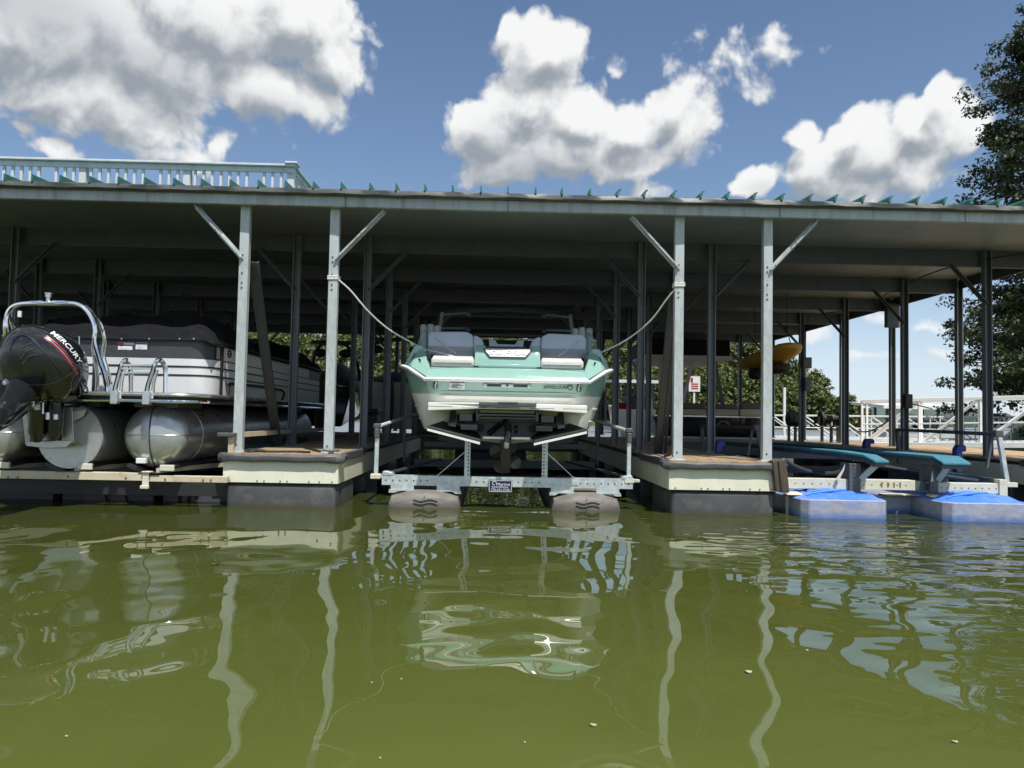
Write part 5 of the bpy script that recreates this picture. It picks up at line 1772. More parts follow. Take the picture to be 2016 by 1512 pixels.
# ---------------------------------------------------------------- lift under the pontoon boat
lp = thing('boat_lift', 'tan beamed boat lift under the pontoon boat', 'boat lift', (TX[1], 9.1, 0))
yb = 8.93
za, zb = P(300, 949, yb).z, P(300, 934, yb).z
xe = P(446, 944, yb).x
bm1 = MB()
bm1.box(-7.2, P(284, 940, yb).x, yb, yb + .1, za + .01, zb + .014)
bm1.build('front_beam', 'tan_beam', lp, bevel=.005)
MB().box(P(284, 940, yb).x + .004, xe, yb + .012, yb + .1, za + .002, zb - .012).build('front_beam', 'tan_beam', lp, bevel=.005)
m_ = MB()
for x, y in ((16, 940), (35, 940), (134, 938), (248, 941), (325, 944), (400, 945), (415, 945)):
    p = P(x, y, yb)
    m_.ell((p.x, yb - .002, p.z), .013, .006, .016, 7, 5)
m_.build('rust_spots', 'rust', lp)
m_ = MB()
p = P(289, 938, yb)
m_.box(p.x - .045, p.x + .03, yb - .02, yb - .002, za - .04, zb + .02)
m_.box(p.x - .05, p.x + .045, yb - .06, yb - .021, za - .075, za - .035)
m_.box(p.x - .05, p.x + .05, yb - .04, yb + .06, zb + .021, zb + .035)
m_.build('beam_clamp', 'cream_beam', lp, bevel=.006)
MB().box(-7.2, xe - .1, yb + .35, yb + .5, .10, .26).build('rear_beam', 'black_matt', lp)
for k, X in enumerate(TX):
    zc = TZ - TR
    m_ = MB()
    for s in (-1, 1):
        m_.hexa([Vector((X + s * .04, YB + .06, zc - .03)), Vector((X + s * .26, YB + .06, zc + .06)), Vector((X + s * .27, YB + .06, zc + .02)), Vector((X + s * .05, YB + .06, zc - .07))],
                [Vector((X + s * .04, 14.6, zc - .03)), Vector((X + s * .26, 14.6, zc + .06)), Vector((X + s * .27, 14.6, zc + .02)), Vector((X + s * .05, 14.6, zc - .07))])
    m_.build('bunk', 'black_matt', lp)
    MB().box(X + .12, X + .28, YB + .02, YB + .058, zc - .02, zc + .05).build('bunk_end', 'cream_beam', lp, bevel=.006)
    m_ = MB()
    m_.bar((X + .1, YB + .05, zb + .045), (X + .9, 11.5, zb + .06), .07, .05)
    m_.build('bunk_bearer', 'tan_beam', lp)
    MB().box(X - .12, X + .12, YB + .02, YB + .16, zb + .014, zc - .04).build('bunk_stand', 'galv_dark', lp)
# tank row with paler angular ribs along its front
for k in range(4):
    x0 = xe - 1.0 - k * 1.22
    m_ = MB().box(x0, x0 + 1.12, 9.58, 12.5, -.3, .17)
    tk_ = m_.build('float_tank', 'tank_black', lp, True, bevel=.03, seg=2)
for (x0, x1, x2, x3) in ((166, 170, 207, 210), (218, 224, 244, 251), (328, 338, 352, 352), (358, 362, 370, 371), (376, 379, 385, 386)):
    a = [P(x0, 982, 9.55), P(x1, 962, 9.55), P(x2, 961, 9.55), P(x3, 982, 9.55)]
    a = [Vector((v.x, 9.53, max(v.z, .0) if i in (1, 2) else -.05)) for i, v in enumerate(a)]
    MB().prism(a, (0, .055, 0)).build('tank_rib', 'tank_grey', lp, bevel=.006)
gp = P(457, 855, 9.3)
m_ = MB().box(gp.x - .03, gp.x + .03, 9.25, 9.31, za, gp.z + .02)
m_.build('guide_post', 'tan_beam', lp, bevel=.005)
MB().box(gp.x - .15, gp.x + .05, 9.2, 9.34, gp.z - .03, gp.z + .02).build('post_clamp', 'dark_grey', lp, bevel=.01)
MB().bar(Vector((gp.x, 9.3, gp.z - .01)), Vector((gp.x + .05, 14, gp.z - .01)), .05, .06).build('guide_rail', 'tan_beam', lp)

# ================================================================== empty lift at the right
le = thing('boat_lift', 'empty boat lift with teal carpeted bunks and blue floats', 'boat lift', (5.4, 9.6, 0))
yb = 9.35
za, zb = P(1700, 964, yb).z, P(1700, 944, yb).z
xs_ = [P(x, 950, yb).x for x in (1536, 1652, 1802, 1842, 1966, 1990)]
m_ = MB()
m_.box(xs_[0], xs_[2], yb, yb + .008, za, zb)
m_.box(xs_[0], xs_[2] - .02, yb + .008, yb + .13, zb - .01, zb)
m_.box(xs_[0], xs_[2] - .02, yb + .008, yb + .10, za, za + .008)
fbm = m_.build('front_beam', 'cream_beam', le, bevel=.003)
m_ = MB()
m_.box(xs_[3], xs_[4], yb - .03, yb - .022, za - .02, zb - .02)
m_.box(xs_[3] - .1, xs_[5], yb - .021, yb + .1, zb - .03, zb - .02)
m_.box(xs_[4] - .02, xs_[4] + .08, yb - .05, yb + .08, za - .05, zb + .03)
m_.box(xs_[4] + .08, xs_[4] + .22, yb - .03, yb + .04, zb - .06, zb - .005)
fb2 = m_.build('front_beam', 'cream_beam', le, bevel=.003)
MB().box(xs_[2], xs_[3], yb + .03, yb + .10, za + .005, zb - .012).build('beam_splice', 'galv_dark', le)
m_ = MB()
for k in range(16):
    x = xs_[0] + .08 + k * .105
    if x < xs_[2] - .05 and abs(x - P(1670, 950, yb).x) > .13:
        m_.cyl((x, yb - .001, (za + zb) / 2), (x, yb - .003, (za + zb) / 2), .0085, 7)
m_.build('bolt_holes', 'dark_grey', fbm)
m_ = MB()
for k in range(9):
    x = xs_[3] + .05 + k * .085
    m_.cyl((x, yb - .031, (za + zb) / 2 - .02), (x, yb - .033, (za + zb) / 2 - .02), .0085, 7)
m_.build('bolt_holes', 'dark_grey', fb2)
m_ = MB()
for x in (1736, 1748, 1760, 1772):
    p = P(x, 959, yb)
    m_.hexa([Vector((p.x - .012, yb - .002, zb - .03)), Vector((p.x + .014, yb - .002, zb - .03)), Vector((p.x + .008, yb - .002, za + .03)), Vector((p.x - .008, yb - .002, za + .03))],
            [Vector((p.x - .012, yb + .001, zb - .03)), Vector((p.x + .014, yb + .001, zb - .03)), Vector((p.x + .008, yb + .001, za + .03)), Vector((p.x - .008, yb + .001, za + .03))])
m_.build('rusty_slots', 'rust', fbm)
MB().box(xs_[0] + .3, xs_[4], 12.6, 12.7, .28, .40).build('rear_beam', 'galv_dark', le)
MB().bar((xs_[0] + .1, 9.5, .42), (xs_[0] + .15, 14.5, .45), .07, .09).build('side_beam', 'galv_dark', le)
MB().bar((xs_[4], 9.4, .42), (xs_[4] - .1, 14.5, .45), .07, .09).build('side_beam', 'galv_dark', le)
MB().bar((xs_[0] + .5, 11.6, .62), (xs_[2] + .6, 11.6, .62), .07, .10).build('cross_member', 'galv_dark', le)
# bunks: (front tip pixel, far end) with the sunlit end sloping off
bunks = [([P(1744, 907, 8.95), P(1720, 895, 9.2), P(1664, 887, 9.8)], Vector((4.55, 15.6, .72)), .13),
         ([P(1898, 911, 8.95), P(1875, 896, 9.25)], Vector((5.95, 15.8, .70)), .25)]
for bi, (tip, far, w) in enumerate(bunks):
    pts = list(tip)
    pts.append(pts[-1].lerp(far, .5))
    pts.append(far)
    for k, p in enumerate(pts):
        if bi == 1 and k == 1:
            p.z = pts[0].z + .065
    front = []
    rings = []
    for k, p in enumerate(pts):
        th = .035
        rings.append([p + Vector((-w, 0, 0)), p + Vector((w * .35, 0, 0)), p + Vector((w * .35, 0, -th)), p + Vector((-w, 0, -th))])
    cut = 3 if bi == 0 else 2
    # the whole bunk wears one carpet; its board shows below
    MB().loft(rings).build('bunk_carpet', 'carpet_teal', le, bevel=.012, seg=2)
    rb = [[v + Vector((0, 0, -.036)) for v in (r[0] + Vector((.02, .06, 0)), r[1] + Vector((-.02, .06, 0)))] + [v + Vector((0, .06, -.08)) for v in (r[1] + Vector((-.02, 0, 0)), r[0] + Vector((.02, 0, 0)))] for r in rings]
    MB().loft(rb).build('bunk_board', 'galv_dark', le)
# pylons holding the bunks
for (x0, x1, yt, xi, xo) in ((1668, 1690, 912, 1648, 1745), (1826, 1842, 915, 1838, 1890)):
    a = P(x0, 965, 9.36)
    b = P(x1, 965, 9.36)
    zt_ = P(x0, yt, 9.36).z
    m_ = MB().box(a.x, b.x, 9.30, 9.345, za - .02, zt_)
    m_.box(a.x, a.x + .012, 9.345, 9.55, za, zt_)
    py = m_.build('pylon', 'galv_dark', le, bevel=.003)
    m_ = MB()
    for k in range(7):
        m_.cyl(((a.x + b.x) / 2 - .02, 9.299, za + .05 + k * .05), ((a.x + b.x) / 2 - .02, 9.296, za + .05 + k * .05), .010, 7)
    m_.build('bolt_holes', 'black_matt', py)
    MB().bar(Vector((b.x, 9.32, za + .12)), P(xo, 905, 9.05) + Vector((-.06, .1, -.06)), .07, .02, (0, 1, 0)).build('knee_strut', 'cream_beam', le)
    if x0 < 1700:
        MB().hexa([P(1646, 942, 9.3), P(1658, 925, 9.3), P(1664, 912, 9.3), P(1662, 925, 9.3), P(1650, 950, 9.3)], [P(1646, 942, 9.33), P(1658, 925, 9.33), P(1664, 912, 9.33), P(1662, 925, 9.33), P(1650, 950, 9.33)]).build('side_gusset', 'cream_beam', le)
    else:
        MB().hexa([P(1832, 948, 9.28), P(1836, 924, 9.28), P(1838, 948, 9.28)], [P(1832, 948, 9.3), P(1836, 924, 9.3), P(1838, 948, 9.3)]).build('side_gusset', 'cream_beam', le)
        MB().bar(P(1842, 917, 9.5), P(1860, 948, 9.4), .09, .015, (0, 1, 0)).build('diagonal_brace', 'galv_dark', le)
# tall guide posts and their rails
for (xt, yt, xb_, yb_, xr, yr_, dist, yfar) in ((1966, 855, 1982, 950, 1767, 846, 9.5, 13.2), (1490, 842, 1502, 905, 1382, 838, 11.5, 14.0)):
    t_, b_ = P(xt, yt, dist), P(xb_, yb_, dist)
    MB().bar(b_, t_, .055, .05, (0, 1, 0)).build('guide_post', 'galv_bright' if dist < 10 else 'galv_dark', le, bevel=.004)  # farther post takes the dark steel, roof shade put into the colour
    MB().bar(t_ + Vector((-.04, .05, .02)), t_ + Vector((-.12, .05, -.42)), .03, .03, (0, 1, 0)).build('post_stay', 'galv_dark', le)
    f_ = P(xr, yr_, yfar)
    MB().bar(t_, f_, .07, .05).build('guide_rail', 'galv_dark', le, bevel=.004)
    MB().bar(f_, Vector((f_.x + .03, f_.y, .45)), .06, .05, (0, 1, 0)).build('rear_guide_post', 'galv_dark', le)
    MB().box(t_.x - .05, t_.x + .05, dist - .03, dist + .07, t_.z - .04, t_.z + .05).build('post_clamp', 'dark_grey', le, bevel=.01)
# blue keel guides
for (x0, x1, y0, y1, Y) in ((1703, 1722, 864, 886, 13.5), (1884, 1903, 876, 930, 10.6), (1411, 1428, 868, 892, 11.2)):
    a, b = P(x0, y1, Y), P(x1, y0, Y)
    m_ = MB()
    m_.hexa([Vector((a.x, Y, a.z)), Vector((a.x + (b.x - a.x) * .6, Y, a.z)), Vector((a.x + (b.x - a.x) * .62, Y, b.z - .09)), Vector((b.x, Y, b.z - .09)), Vector((b.x, Y, b.z - .02)), Vector((b.x - .03, Y, b.z)), Vector((a.x + .04, Y, b.z)), Vector((a.x, Y, b.z - .06))],
            [Vector((a.x, Y + .12, a.z)), Vector((a.x + (b.x - a.x) * .6, Y + .12, a.z)), Vector((a.x + (b.x - a.x) * .62, Y + .12, b.z - .09)), Vector((b.x, Y + .12, b.z - .09)), Vector((b.x, Y + .12, b.z - .02)), Vector((b.x - .03, Y + .12, b.z)), Vector((a.x + .04, Y + .12, b.z)), Vector((a.x, Y + .12, b.z - .06))])
    m_.build('keel_guide', 'guide_blue', le, bevel=.01)


# blue float tanks: five-sided plan, raised ribbed top
def blue_tank(dx, dy, sc=1.0):
    """plan corners along the waterline, then the domed ribbed top"""
    plan = [(3.78, 8.93), (4.66, 8.92), (4.72, 9.0), (4.72, 12.6), (3.70, 12.6), (3.70, 9.02)]
    plan = [(x + dx - .10, y + dy) for x, y in plan]
    cx_ = sum(p[0] for p in plan) / 6
    fine_plan = [(a[0] + (b[0] - a[0]) * u, a[1] + (b[1] - a[1]) * u) for a, b in zip(plan, plan[1:] + plan[:1]) for u in (0, .33, .67)]
    cyy = 9.9 + dy
    side = MB().hexa([Vector((x, y, -.3)) for x, y in plan], [Vector((x, y, .215)) for x, y in plan])
    t = side.build('float_tank', 'blue_stained', le, bevel=.012)
    rings = []
    for k in range(15):
        f = 1 - k / 15.0
        z = .205 + .085 * (1 - f ** 4.0) + (.011 * math.sin(k * 2.1) if 1 < k < 14 else 0)
        rings.append([Vector((cx_ + .12 * (1 - f) + (x - cx_) * f, 9.75 + dy + (y - 9.75 - dy) * f, z)) for x, y in fine_plan])
    MB().loft(rings, True, True).build('tank_top', 'blue_plastic', t, True)
    def lid_z(x, y):
        f = max(abs(x - cx_ - .05) / .52, (9.75 + dy - y) / .84, 0)
        return .212 + .085 * (1 - min(1, f) ** 4.0)
    for k in range(5):
        pts = []
        for u in np.linspace(0, 1, 11):
            x = cx_ - .40 + .05 * k + u * (.74 - .06 * k)
            y = 9.10 + dy + .12 * k + .34 * u * u + .06 * math.sin(u * 3.1)
            pts.append(Vector((x, y, lid_z(x, y) + .010 * math.sin(math.pi * u))))
        MB().tube(pts, [.006 + .016 * math.sin(math.pi * max(.05, min(.95, u))) for u in np.linspace(0, 1, 11)], 6).build('lid_rib', 'tank_blue_rib', t, True)
    return t


blue_tank(0, 0)
blue_tank(1.64, -.08)
# bone-coloured fittings on the tanks
for (x, y, Y) in ((1557, 980, 9.4), (1846, 986, 9.3)):
    p = P(x, y, Y)
    m_ = MB()
    m_.box(p.x - .06, p.x + .06, Y - .03, Y + .03, .04, .21)
    m_.box(p.x - .06, p.x - .02, Y - .03, Y + .03, -.06, .04)
    m_.box(p.x + .025, p.x + .05, Y - .03, Y + .03, -.04, .04)
    m_.build('tank_strap', 'white_paint', le, bevel=.01)
p = P(1780, 985, 9.62)
m_ = MB().box(p.x - .28, p.x + .26, 9.6, 12.5, -.3, .22)
m_.build('float_tank', 'blue_stained', le, bevel=.03, seg=2)
MB().box(p.x - .27, p.x + .24, 9.5, 9.75, .222, .235).build('tank_lid', 'stain_cream', le, bevel=.004)
for x, y, w in ((1690, 968, .16), (1846, 967, .14), (1560, 968, .10), (1900, 972, .12)):
    q_ = P(x, y, 9.3)
    MB().hexa([Vector((q_.x - w, 9.22, .235)), Vector((q_.x + w, 9.20, .235)), Vector((q_.x + w * 1.3, 9.4, .24)), Vector((q_.x - w * .7, 9.4, .24))],
              [Vector((q_.x - w * .8, 9.24, .262)), Vector((q_.x + w * .8, 9.22, .262)), Vector((q_.x + w, 9.4, .27)), Vector((q_.x - w * .5, 9.4, .27))]).build('tank_bracket', 'stain_cream', le, bevel=.006)
# air hose under the empty lift
MB().tube(curve([P(1545, 905, 10.6), P(1565, 918, 10.5), P(1600, 930, 10.4), P(1640, 932, 10.4), P(1660, 925, 10.6)], 5), .03, 8).build('air_hose', 'black_matt', le, True)
MB().bar(P(1715, 913, 9.9), P(1970, 952, 9.6), .03, .03).build('tie_rod', 'galv_dark', le)

# wooden fender on the corner of the right pier
fd = thing('dock_fender', 'weathered brown wooden fender on the corner of the right pier', 'fender', (3.45, 9.05, .3))
offs = [(1513, 1522, 908, 962, 9.12), (1521, 1533, 905, 968, 9.02), (1532, 1548, 904, 970, 9.0)]
for (x0, x1, y0, y1, Y) in offs:
    a = [P(x0, y0 + 3, Y), P(x1, y0, Y), P(x1 + 7, y1, Y), P(x0 + 7, y1, Y)]
    MB().prism(a, (0, .14, 0)).build('board', 'weathered_brown', fd, bevel=.012, seg=2)
MB().prism([P(1512, 915, 9.16), P(1516, 912, 9.16), P(1530, 985, 9.16), P(1524, 985, 9.16)], (0, .1, 0)).build('back_board', 'weathered_brown', fd)

# ================================================================== things on and behind the dock
# yellow kayak hanging under the roof
ky = thing('kayak', 'yellow kayak slung on cords under the roof above the empty lift', 'kayak', P(1515, 700, 16.5))
k0, k1 = P(1566, 690, 15.4), P(1454, 724, 17.4)
ax = (k1 - k0)
side = ax.cross(Vector((0, 0, 1))).normalized()
upn = side.cross(ax.normalized())
rings = []
for t, w, h, lift in ((0, .10, .05, .10), (.02, .20, .08, .09), (.10, .33, .12, .05), (.3, .41, .13, -.01), (.6, .40, .13, -.02), (.8, .28, .11, -.01), (.93, .14, .075, .0), (1, .02, .03, .02)):
    c = k0 + ax * t + upn * lift
    rings.append([c + side * (w * a) + upn * (h * b) for a, b in ((-1, .55), (-.72, .98), (0, 1.0), (.72, .98), (1, .55), (.85, -.35), (.45, -.9), (0, -1), (-.45, -.9), (-.85, -.35))])
MB().loft(rings).build('hull', 'kayak_yellow', ky, True)
m_ = MB()
for t in (.22, .3):
    c = k0 + ax * t - upn * .14 - side * .25
    m_.ell(c, .05, .05, .03, 8, 6)
m_.build('scupper', 'black_matt', ky)
MB().ell(k0 + ax * .35 - upn * .24, .30, .34, .12, 14, 8, .8).build('seat_well', 'dark_brown', ky, True)
MB().ell(k0 + ax * .68 - upn * .24, .16, .2, .14, 12, 8, .8).build('foot_well', 'dark_brown', ky, True)
for t, top in ((.06, P(1549, 648, 16.2)), (.86, P(1486, 672, 17.6))):
    c = k0 + ax * t + upn * .12
    top2 = Vector((top.x, top.y, 3.86))
    MB().tube([c, top, top2], .010, 5).build('cord', 'cord_dark', ky)
MB().ell(P(1549, 648, 16.2), .06, .06, .08, 8, 6).build('pulley', 'black_matt', ky)


# winches on the walkway
def winch(label, x0, x1, ytop, ybase, Y, kind):
    c = P((x0 + x1) / 2, ytop, Y)
    w = (P(x1, ytop, Y).x - P(x0, ytop, Y).x)
    zt_ = P(x0, ybase, Y).z
    t = thing('winch', label, 'winch', (c.x, Y, .62))
    MB().box(c.x - w * .48, c.x + w * .48, Y - .2, Y + .2, zt_ - .03, zt_).build('base_plate', 'dark_grey', t)
    for dx in (-.3, .05, .3):
        MB().box(c.x + w * dx - .03, c.x + w * dx + .03, Y - .03, Y + .03, .61, zt_ - .03).build('leg', 'dark_grey', t)
    zc = zt_ + .19
    if kind == 'motor':
        MB().tube([Vector((c.x - w * .42, Y, zc)), Vector((c.x - w * .36, Y, zc)), Vector((c.x + w * .3, Y, zc)), Vector((c.x + w * .42, Y, zc))], [.12, .19, .19, .13], 16).build('motor_body', 'black_matt', t, True)
        MB().tube([Vector((c.x + w * .1, Y - .16, zc)), Vector((c.x + w * .1, Y - .2, zc))], .1, 12).build('end_cover', 'dark_grey', t)
    else:
        MB().tube([Vector((c.x - w * .3, Y, zc)), Vector((c.x + w * .35, Y, zc))], .09, 14).build('drum', 'black_matt', t, True)
        for dx in (-.34, .34):
            MB().tube([Vector((c.x + w * dx - .025, Y, zc)), Vector((c.x + w * dx + .025, Y, zc))], .19, 16).build('flange', 'black_matt', t)
        MB().box(c.x - w * .55, c.x - w * .42, Y - .08, Y + .1, zc - .14, zc + .05).build('gearbox', 'black_matt', t)
        MB().tube([Vector((c.x, Y - .09, zc)), Vector((c.x, Y - .09, .62))], .008, 5).build('cable', 'cord_dark', t)
    return t


winch('dark electric winch motor on a stand left of the cable drum winch', 1546, 1582, 812, 838, 20.4, 'motor')
winch('cable drum winch on a stand beside a dark post', 1608, 1660, 806, 838, 19.6, 'drum')

# electrical boxes on the posts
for (x0, x1, y0, y1, Y, lab) in ((1579, 1596, 704, 725, 19.05, 'grey junction box high on a post beside the hanging kayak'),
                                 (1582, 1594, 744, 770, 19.05, 'small grey meter box low on the post beside the kayak'),
                                 (1742, 1768, 598, 645, 16.55, 'grey sheet metal panel box up under the roof end')):
    a, b = P(x0, y1, Y), P(x1, y0, Y)
    t = thing('electrical_box', lab, 'electrical box', ((a.x + b.x) / 2, Y, a.z))
    MB().box(a.x, b.x, Y - .08, Y + .03, a.z, b.z).build('case', 'galv_dark', t, bevel=.008)
    MB().box(a.x + .012, b.x - .012, Y - .09, Y - .081, a.z + .015, b.z - .015).build('cover', 'dark_grey', t, bevel=.003)
p = P(1784, 790, 13.9)
t = thing('electrical_box', 'black plug box strapped to a post above the gangway rail', 'electrical box', (p.x, 13.9, p.z))
m_ = MB().box(p.x - .05, p.x + .09, 13.83, 13.95, p.z - .13, p.z + .13)
m_.build('case', 'black_matt', t, bevel=.015, seg=2)
MB().tube(curve([P(1795, 795, 13.9), P(1815, 800, 14.5), P(1835, 805, 15.5)], 5), .012, 5).build('cable', 'cord_dark', t)
MB().tube(curve([P(1671, 838, 19.2), P(1690, 849, 19), P(1715, 848, 18.5), P(1745, 832, 17.5)], 5), .018, 6).build('power_cord', 'cord_dark', t)


# gangways of white tube truss
def gangway(label, a, b, w, h, bays, mt, rise=0.0, rr_=.035, flip=False):
    a, b = Vector(a), Vector(b)
    g = thing('gangway', label, 'gangway', a)
    d = (b - a)
    sd_ = Vector((-d.y, d.x, 0)).normalized() * w
    upv = Vector((0, 0, h))
    for s, off in ((0, Vector((0, 0, 0))), (1, sd_)):
        A_, B_ = a + off, b + off
        for zz, r_ in ((Vector((0, 0, 0)), rr_ * 2.0), (upv, rr_ * 1.15), (upv * .47, rr_ * .55)):
            MB().bar(A_ + zz, B_ + zz, r_ * 2, r_ * 2).build('chord', mt, g, bevel=.006)
        for k in range(bays + 1):
            p = A_ + d * (k / bays)
            MB().bar(p, p + upv, rr_ * 1.5, rr_ * 1.5, (0, 1, 0)).build('upright', mt, g)
            if k < bays:
                e = A_ + d * ((k + 1) / bays)
                lo_, hi_ = (p, e + upv) if not flip else (e, p + upv)
                MB().bar(lo_, hi_, rr_ * (1.7 if s == 0 else 1.0), rr_ * (1.7 if s == 0 else 1.0), (0, 1, 0)).build('diagonal', mt, g)
    m_ = MB()
    n_ = int(d.length / .15)
    for k in range(n_):
        p = a + d * (k / n_) + Vector((0, 0, .06))
        e = d.normalized() * .13
        m_.prism([p + sd_ * .04, p + sd_ * .96, p + sd_ * .96 + e, p + sd_ * .04 + e], (0, 0, .03))
    o = m_.build('deck_boards', 'rail_grey', g)
    o['kind'] = 'stuff'
    return g


ga, gb = P(1697, 877, 20.2), P(2200, 868, 17.4)
gangway('white truss gangway in front, leading to shore from the walkway', (ga.x, 20.2, .56), (gb.x, 17.4, .74), 1.25, 1.16, 4, 'white_paint')
ga, gb = P(1520, 845, 33), P(1930, 850, 33)
gangway('thin white railed gangway farther out behind the winches', (ga.x, 33, .45), (gb.x, 31, .52), 1.2, .98, 7, 'white_paint', rr_=.028, flip=True)

# dock far across the water, with a pale roof
def far_dock(label, x0, x1, Y, depth, zr, n, roofmat):
    g = thing('far_dock', label, 'dock', ((x0 + x1) / 2, Y, 0))
    MB().box(x0, x1, Y, Y + depth, .15, .5).build('float_deck', 'rail_grey', g)
    MB().hexa([Vector((x0 - .4, Y - .4, zr)), Vector((x1 + .4, Y - .4, zr)), Vector((x1 + .4, Y - .4, zr + .25)), Vector((x0 - .4, Y - .4, zr + .25))],
              [Vector((x0 - .4, Y + depth, zr + .4)), Vector((x1 + .4, Y + depth, zr + .4)), Vector((x1 + .4, Y + depth, zr + .6)), Vector((x0 - .4, Y + depth, zr + .6))]).build('roof', roofmat, g)
    for k in range(n):
        for yy in (Y + .2, Y + depth - .3):
            x = x0 + .2 + (x1 - x0 - .4) * k / (n - 1)
            MB().box(x - .08, x + .08, yy, yy + .16, .5, zr + .3).build('post', 'dark_grey', g)
    for k in range(max(1, n // 2)):
        x = x0 + 1.5 + (x1 - x0 - 3) * k / max(1, n // 2 - 1)
        m_ = MB()
        m_.hexa([Vector((x - 1, Y + 1, .6)), Vector((x + 1, Y + 1, .6)), Vector((x + 1.1, Y + 1, 1.5)), Vector((x - 1.1, Y + 1, 1.5))], [Vector((x - .6, Y + 6, .8)), Vector((x + .6, Y + 6, .8)), Vector((x + .8, Y + 6, 1.6)), Vector((x - .8, Y + 6, 1.6))])
        m_.build('moored_hull', 'dark_grey' if k % 2 else 'white_paint', g)
    return g


a, b = P(1745, 830, 58), P(1890, 830, 58)
far_dock('pale roofed dock far out on the water behind the gangway', a.x, b.x, 58, 5, 2.35, 5, 'white_paint')
a, b = P(1215, 815, 62), P(1330, 815, 62)
far_dock('white roofed dock across the cove, seen under the cruiser top', a.x, b.x, 62, 8, 4.1, 6, 'rail_grey')

# warning sign on a post beyond the boats
p = P(1367, 756, 27)
t = thing('warning_sign', 'small white sign with red print on a post behind the cream seats', 'sign', (p.x, 27, 0))
MB().box(p.x - .03, p.x + .03, 27, 27.06, -.5, p.z + .2).build('sign_post', 'white_paint', t)
sb = MB().box(p.x - .20, p.x + .20, 26.975, 26.995, p.z - .27, p.z + .27).build('sign_board', 'letter_white', t)
m_ = MB()
m_.box(p.x - .14, p.x - .06, 26.968, 26.974, p.z + .05, p.z + .22)
for k in range(3):
    m_.box(p.x - .12, p.x + .13, 26.968, 26.974, p.z - .02 - k * .08, p.z + .02 - k * .08)
m_.build('red_print', 'red', sb)
MB().box(P(1545, 800, 40).x - .06, P(1545, 800, 40).x + .06, 40, 40.12, -.5, P(1545, 763, 40).z).build('channel_pile', 'white_paint')
o = bpy.data.objects['channel_pile']
tag(o, 'white mooring pile standing in the water beyond the winches', 'pile')

# boat with cream seats and black canopy on the back side
cb = thing('deck_boat', 'dark hulled deck boat with cream seats and a black canopy top', 'boat', (6.2, 23, .8))
yb = 22.4
x0, x1 = P(1290, 800, yb).x, P(1520, 800, yb).x
zr_ = P(1420, 821, yb).z
zk = P(1420, 862, yb).z
MB().hexa([Vector((x0, yb, zr_)), Vector((x1, yb, zr_)), Vector((x1 - .05, yb + .05, zk)), Vector((x0 + .05, yb + .05, zk))], [Vector((x0, yb + 5, zr_)), Vector((x1, yb + 5, zr_)), Vector((x1 - .4, yb + 5, zk)), Vector((x0 + .4, yb + 5, zk))]).build('hull', 'black_gloss', cb, bevel=.03)
MB().box(x0 - .02, x1 + .02, yb - .03, yb + .01, zr_ - .01, zr_ + .03).build('rub_rail', 'steel', cb)
MB().box(x0 + .1, x1 - .1, yb - .02, yb + .06, zk - .05, zk + .02).build('keel_trim', 'rail_grey', cb)
ec = P(1424, 838, yb - .02)
m_ = MB().tube([ec + Vector((.16 * math.cos(t), 0, .13 * math.sin(t))) for t in np.linspace(-.6, 3.7, 16)], .015, 5)
m_.tube([ec + Vector((-.08, 0, 0)), ec + Vector((.1, 0, 0))], .014, 5)
m_.build('crest', 'plate_silver', cb)
for (a, b) in ((1342, 1392), (1408, 1456), (1458, 1504)):
    xa, xb_ = P(a, 810, yb).x, P(b, 810, yb).x
    MB().box(xa, xb_ - .02, yb + .05, yb + .25, zr_ + .03, P(a, 805, yb).z).build('seat_back', 'cushion_cream', cb, bevel=.03, seg=2)
    MB().box(xa + .03, xb_ - .04, yb + .06, yb + .3, P(a, 805, yb).z + .004, P(a, 793, yb).z + (.0 if a != 1408 else -.03)).build('head_cushion', 'cushion_dark', cb, bevel=.03, seg=2)
za, zb_ = P(1355, 699, yb).z, P(1355, 668, yb).z
xa, xb_ = P(1272, 690, yb).x, P(1438, 690, yb).x
MB().box(xa, xb_, yb, yb + 3.2, za, zb_).build('canopy', 'cover_cloth', cb, bevel=.03)
MB().box(xa, xb_ + .05, yb - .03, yb + 3.2, za - .13, za - .01).build('canopy_frame', 'rail_grey', cb)
for (xt, xb2) in ((1362, 1345), (1408, 1422), (1300, 1300)):
    MB().bar(P(xt, 712, yb + .2), P(xb2, 795, yb + .4), .10, .05, (0, 1, 0)).build('canopy_leg', 'rail_grey' if xt < 1390 else 'dark_grey', cb)
# lift frame that carries it
t = thing('boat_lift', 'grey lift frame under the dark hulled deck boat', 'boat lift', (6.2, 22.3, .4))
for y0 in (864, 871):
    MB().box(x0 - .2, x1 + .3, 22.2, 22.3, P(1420, y0 + 4, 22.2).z, P(1420, y0, 22.2).z).build('beam', 'rail_grey', t)
for X in (x0, x1):
    MB().box(X - .05, X + .05, 22.3, 22.4, .0, zk).build('leg', 'galv_dark', t)

